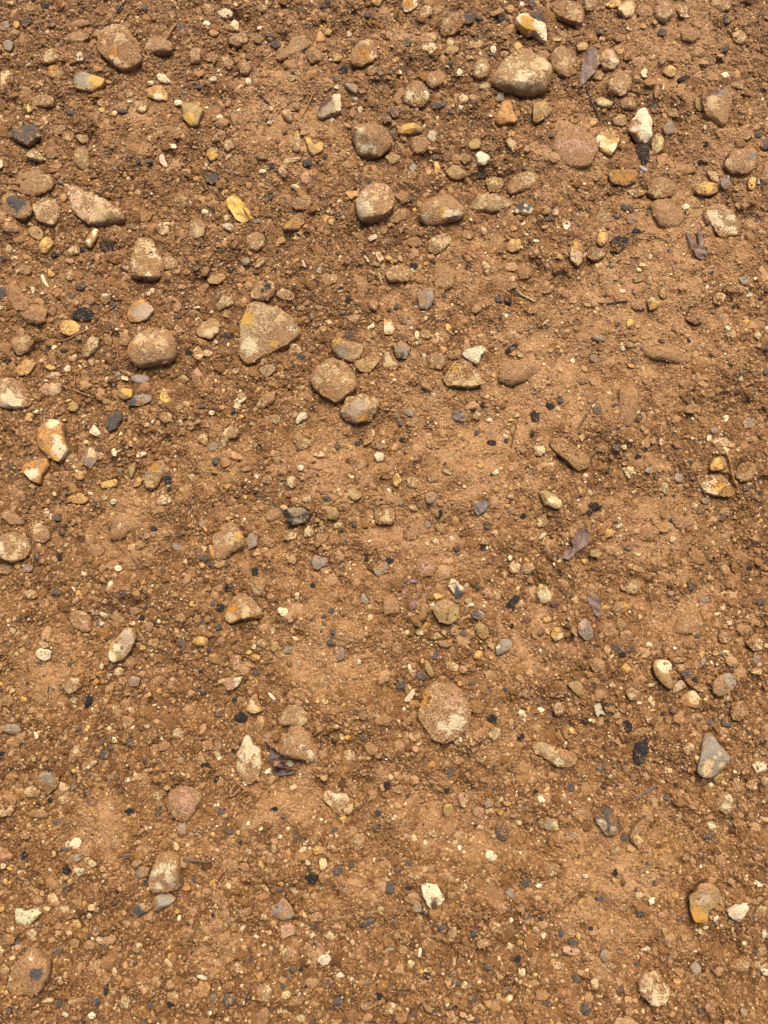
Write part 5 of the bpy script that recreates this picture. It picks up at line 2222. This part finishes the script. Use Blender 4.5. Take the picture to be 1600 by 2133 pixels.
# ------------------------------------------------------------------ leaves: thin curled blades with a stem
def blade(name, out, col, seed, curl, lift, parent, tip=None):
    x, y = G(np.array([p[0] for p in out]), np.array([p[1] for p in out]))
    cx, cy = x.mean(), y.mean()
    bm = bmesh.new()
    vs_ = [bm.verts.new((a - cx, b - cy, 0)) for a, b in zip(x, y)]
    bm.faces.new(vs_)
    bmesh.ops.triangulate(bm, faces=bm.faces[:])
    for _ in range(3):
        bmesh.ops.subdivide_edges(bm, edges=bm.edges[:], cuts=1, use_grid_fill=True)
    co = np.array([v.co[:] for v in bm.verts])
    ax = np.linalg.svd(co[:, :2] - co[:, :2].mean(0), full_matrices=False)[2]
    u, w = co[:, :2] @ ax[0], co[:, :2] @ ax[1]
    um, wm = np.abs(u).max(), np.abs(w).max()
    r_ = np.random.default_rng(seed)
    z = curl * (w / wm) ** 2 * wm + 0.25 * curl * um * (u / um) ** 2 + 0.07 * wm * np.sin(u / um * 5 + 1) + 0.06 * wm * np.sin(w / wm * 4 + u / um * 7)
    base = ground_z(co[:, 0] + cx, co[:, 1] + cy)
    zb = float(np.percentile(base, 85))
    for v, zz in zip(bm.verts, z - z.min()): v.co.z = zz
    geom = bmesh.ops.solidify(bm, geom=bm.faces[:], thickness=0.00045)
    bmesh.ops.recalc_face_normals(bm, faces=bm.faces[:])
    me = bpy.data.meshes.new(name); bm.to_mesh(me); bm.free()
    n = len(me.vertices)
    q = np.empty(n * 3); me.vertices.foreach_get('co', q); q = q.reshape(-1, 3)
    rib = np.exp(-((q[:, :2] @ ax[1]) / (0.10 * wm)) ** 2)[:, None]
    bare = np.array(col)[None] * (1 - 0.45 * rib) * (0.85 + 0.3 * r_.random((n, 1)))
    if tip is not None:
        f = smooth(0.2, 0.9, (q[:, :2] @ ax[0]) / um)[:, None]
        bare = bare * (1 - f) + np.array(tip) * f
    a = me.attributes.new('bare', 'FLOAT_COLOR', 'POINT')
    a.data.foreach_set('color', np.concatenate([bare, np.ones((n, 1))], 1).astype(np.float32).ravel())
    me.polygons.foreach_set('use_smooth', np.ones(len(me.polygons), bool))
    me.set_sharp_from_angle(angle=math.radians(50))
    me.materials.append(M_LEAF)
    o = bpy.data.objects.new(name, me); C.objects.link(o)
    at = Vector((cx, cy, zb + 0.0002 + 0.5 * lift))
    if parent: o.parent = parent; o.location = at - parent.location
    else: o.location = at
    return o

def leaf(label, blades, stems, name='leaf', cat='leaf'):
    bx, by = G(*np.array(blades[0][0]).mean(0))
    root = bpy.data.objects.new(name, None); C.objects.link(root)
    root.empty_display_size = 0.01
    root.location = (bx, by, float(ground_z(bx, by)))
    tag(root, label, cat)
    for i, (out, col, curl, lift) in enumerate(blades): blade('blade', out, col, 40 + i, curl, lift, root)
    for i, (pts, r0, r1, col, lift) in enumerate(stems): tube('stem', pts, r0, r1, col, 70 + i, lift, root)

PURP, MAUVE, BRN = (0.10, 0.05, 0.036), (0.15, 0.092, 0.075), (0.045, 0.018, 0.013)
leaf('purple-brown pointed leaf with a long stem lying against a white-rimmed stone',
     [([(1210, 140), (1213, 122), (1224, 111), (1238, 110), (1247, 124), (1246, 142), (1238, 158), (1226, 170), (1212, 184), (1204, 192), (1205, 168)], PURP, 0.25, 0.004)],
     [([(1217, 180), (1228, 202), (1240, 226), (1252, 246)], 1.6, 2.0, (0.11, 0.07, 0.06), .001)])
leaf('torn yellow leaf with a brown midrib lying on brown soil',
     [([(474, 428), (478, 421), (492, 413), (500, 422), (514, 436), (524, 452), (525, 462), (518, 470), (507, 473), (494, 466), (486, 452), (478, 440)], (0.60, 0.36, 0.06), 0.18, 0.002)],
     [([(500, 424), (510, 443), (522, 465), (533, 487)], 1.6, 1.5, (0.22, 0.10, 0.05), .0065)])
leaf('crumpled dark brown dead leaf between the white-topped stone and a dark brown block',
     [([(551, 1540), (562, 1548), (578, 1560), (584, 1570), (602, 1582), (594, 1592), (586, 1596), (572, 1592), (562, 1580), (566, 1566), (558, 1552)], BRN, 0.5, 0.006),
      ([(566, 1605), (580, 1598), (606, 1600), (622, 1604), (606, 1612), (586, 1615), (572, 1614)], BRN, 0.35, 0.002)],
     [([(518, 1588), (532, 1584), (548, 1590)], 2.0, 1.0, BRN, .001)])
leaf('dull purple leaf scrap folded on brown soil under a black crescent crumb',
     [([(1168, 1164), (1176, 1148), (1192, 1142), (1186, 1128), (1200, 1104), (1218, 1103), (1225, 1120), (1218, 1138), (1200, 1150), (1180, 1168)], (0.125, 0.068, 0.055), 0.2, 0.0015)], [])
leaf('mauve leaf scrap with a pale edge near the glinting grey-blue flint',
     [([(1222, 1240), (1228, 1233), (1240, 1236), (1248, 1250), (1254, 1268), (1247, 1285), (1240, 1282), (1230, 1264), (1223, 1252)], MAUVE, 0.25, 0.002)], [])
leaf('split purple leaf with two narrow arms below the cream blotched cobble',
     [([(1427, 484), (1434, 488), (1446, 505), (1444, 518), (1436, 505)], (0.125, 0.068, 0.055), 0.3, 0.003),
      ([(1443, 510), (1450, 512), (1458, 515), (1470, 520), (1472, 538), (1462, 544), (1450, 540), (1444, 530)], (0.125, 0.068, 0.055), 0.3, 0.002),
      ([(1452, 480), (1462, 478), (1464, 500), (1466, 516), (1456, 512)], (0.125, 0.068, 0.055), 0.3, 0.003)],
     [([(1446, 516), (1458, 527), (1472, 540)], 1.5, 1.2, DARK, .003)])
leaf('sprig of tiny mauve leaf scraps beside thin stems and the olive pebble',
     [([(836, 1228), (844, 1224), (848, 1234), (846, 1245), (838, 1246)], (0.19, 0.08, 0.07), 0.3, 0.001),
      ([(851, 1262), (855, 1252), (862, 1247), (867, 1256), (864, 1268), (856, 1270)], (0.22, 0.11, 0.11), 0.3, 0.001),
      ([(848, 1207), (858, 1203), (870, 1206), (868, 1214), (856, 1214)], (0.17, 0.085, 0.09), 0.3, 0.001)], [])
for out, col, lab in [
    ([(941, 866), (948, 858), (957, 851), (966, 860), (972, 875), (962, 876), (950, 875)], (0.115, 0.082, 0.074), 'dark purplish-grey flake lying flat on pale crusted soil'),
    ([(987, 1055), (995, 1044), (1010, 1042), (1015, 1055), (1008, 1067), (995, 1075), (987, 1067)], (0.125, 0.10, 0.095), 'slate-grey crinkled flake beside a yellow grain on pale crust')]:
    tag(blade('flake', out, col, 7, 0.12, 0.0004, None), lab, 'flake')
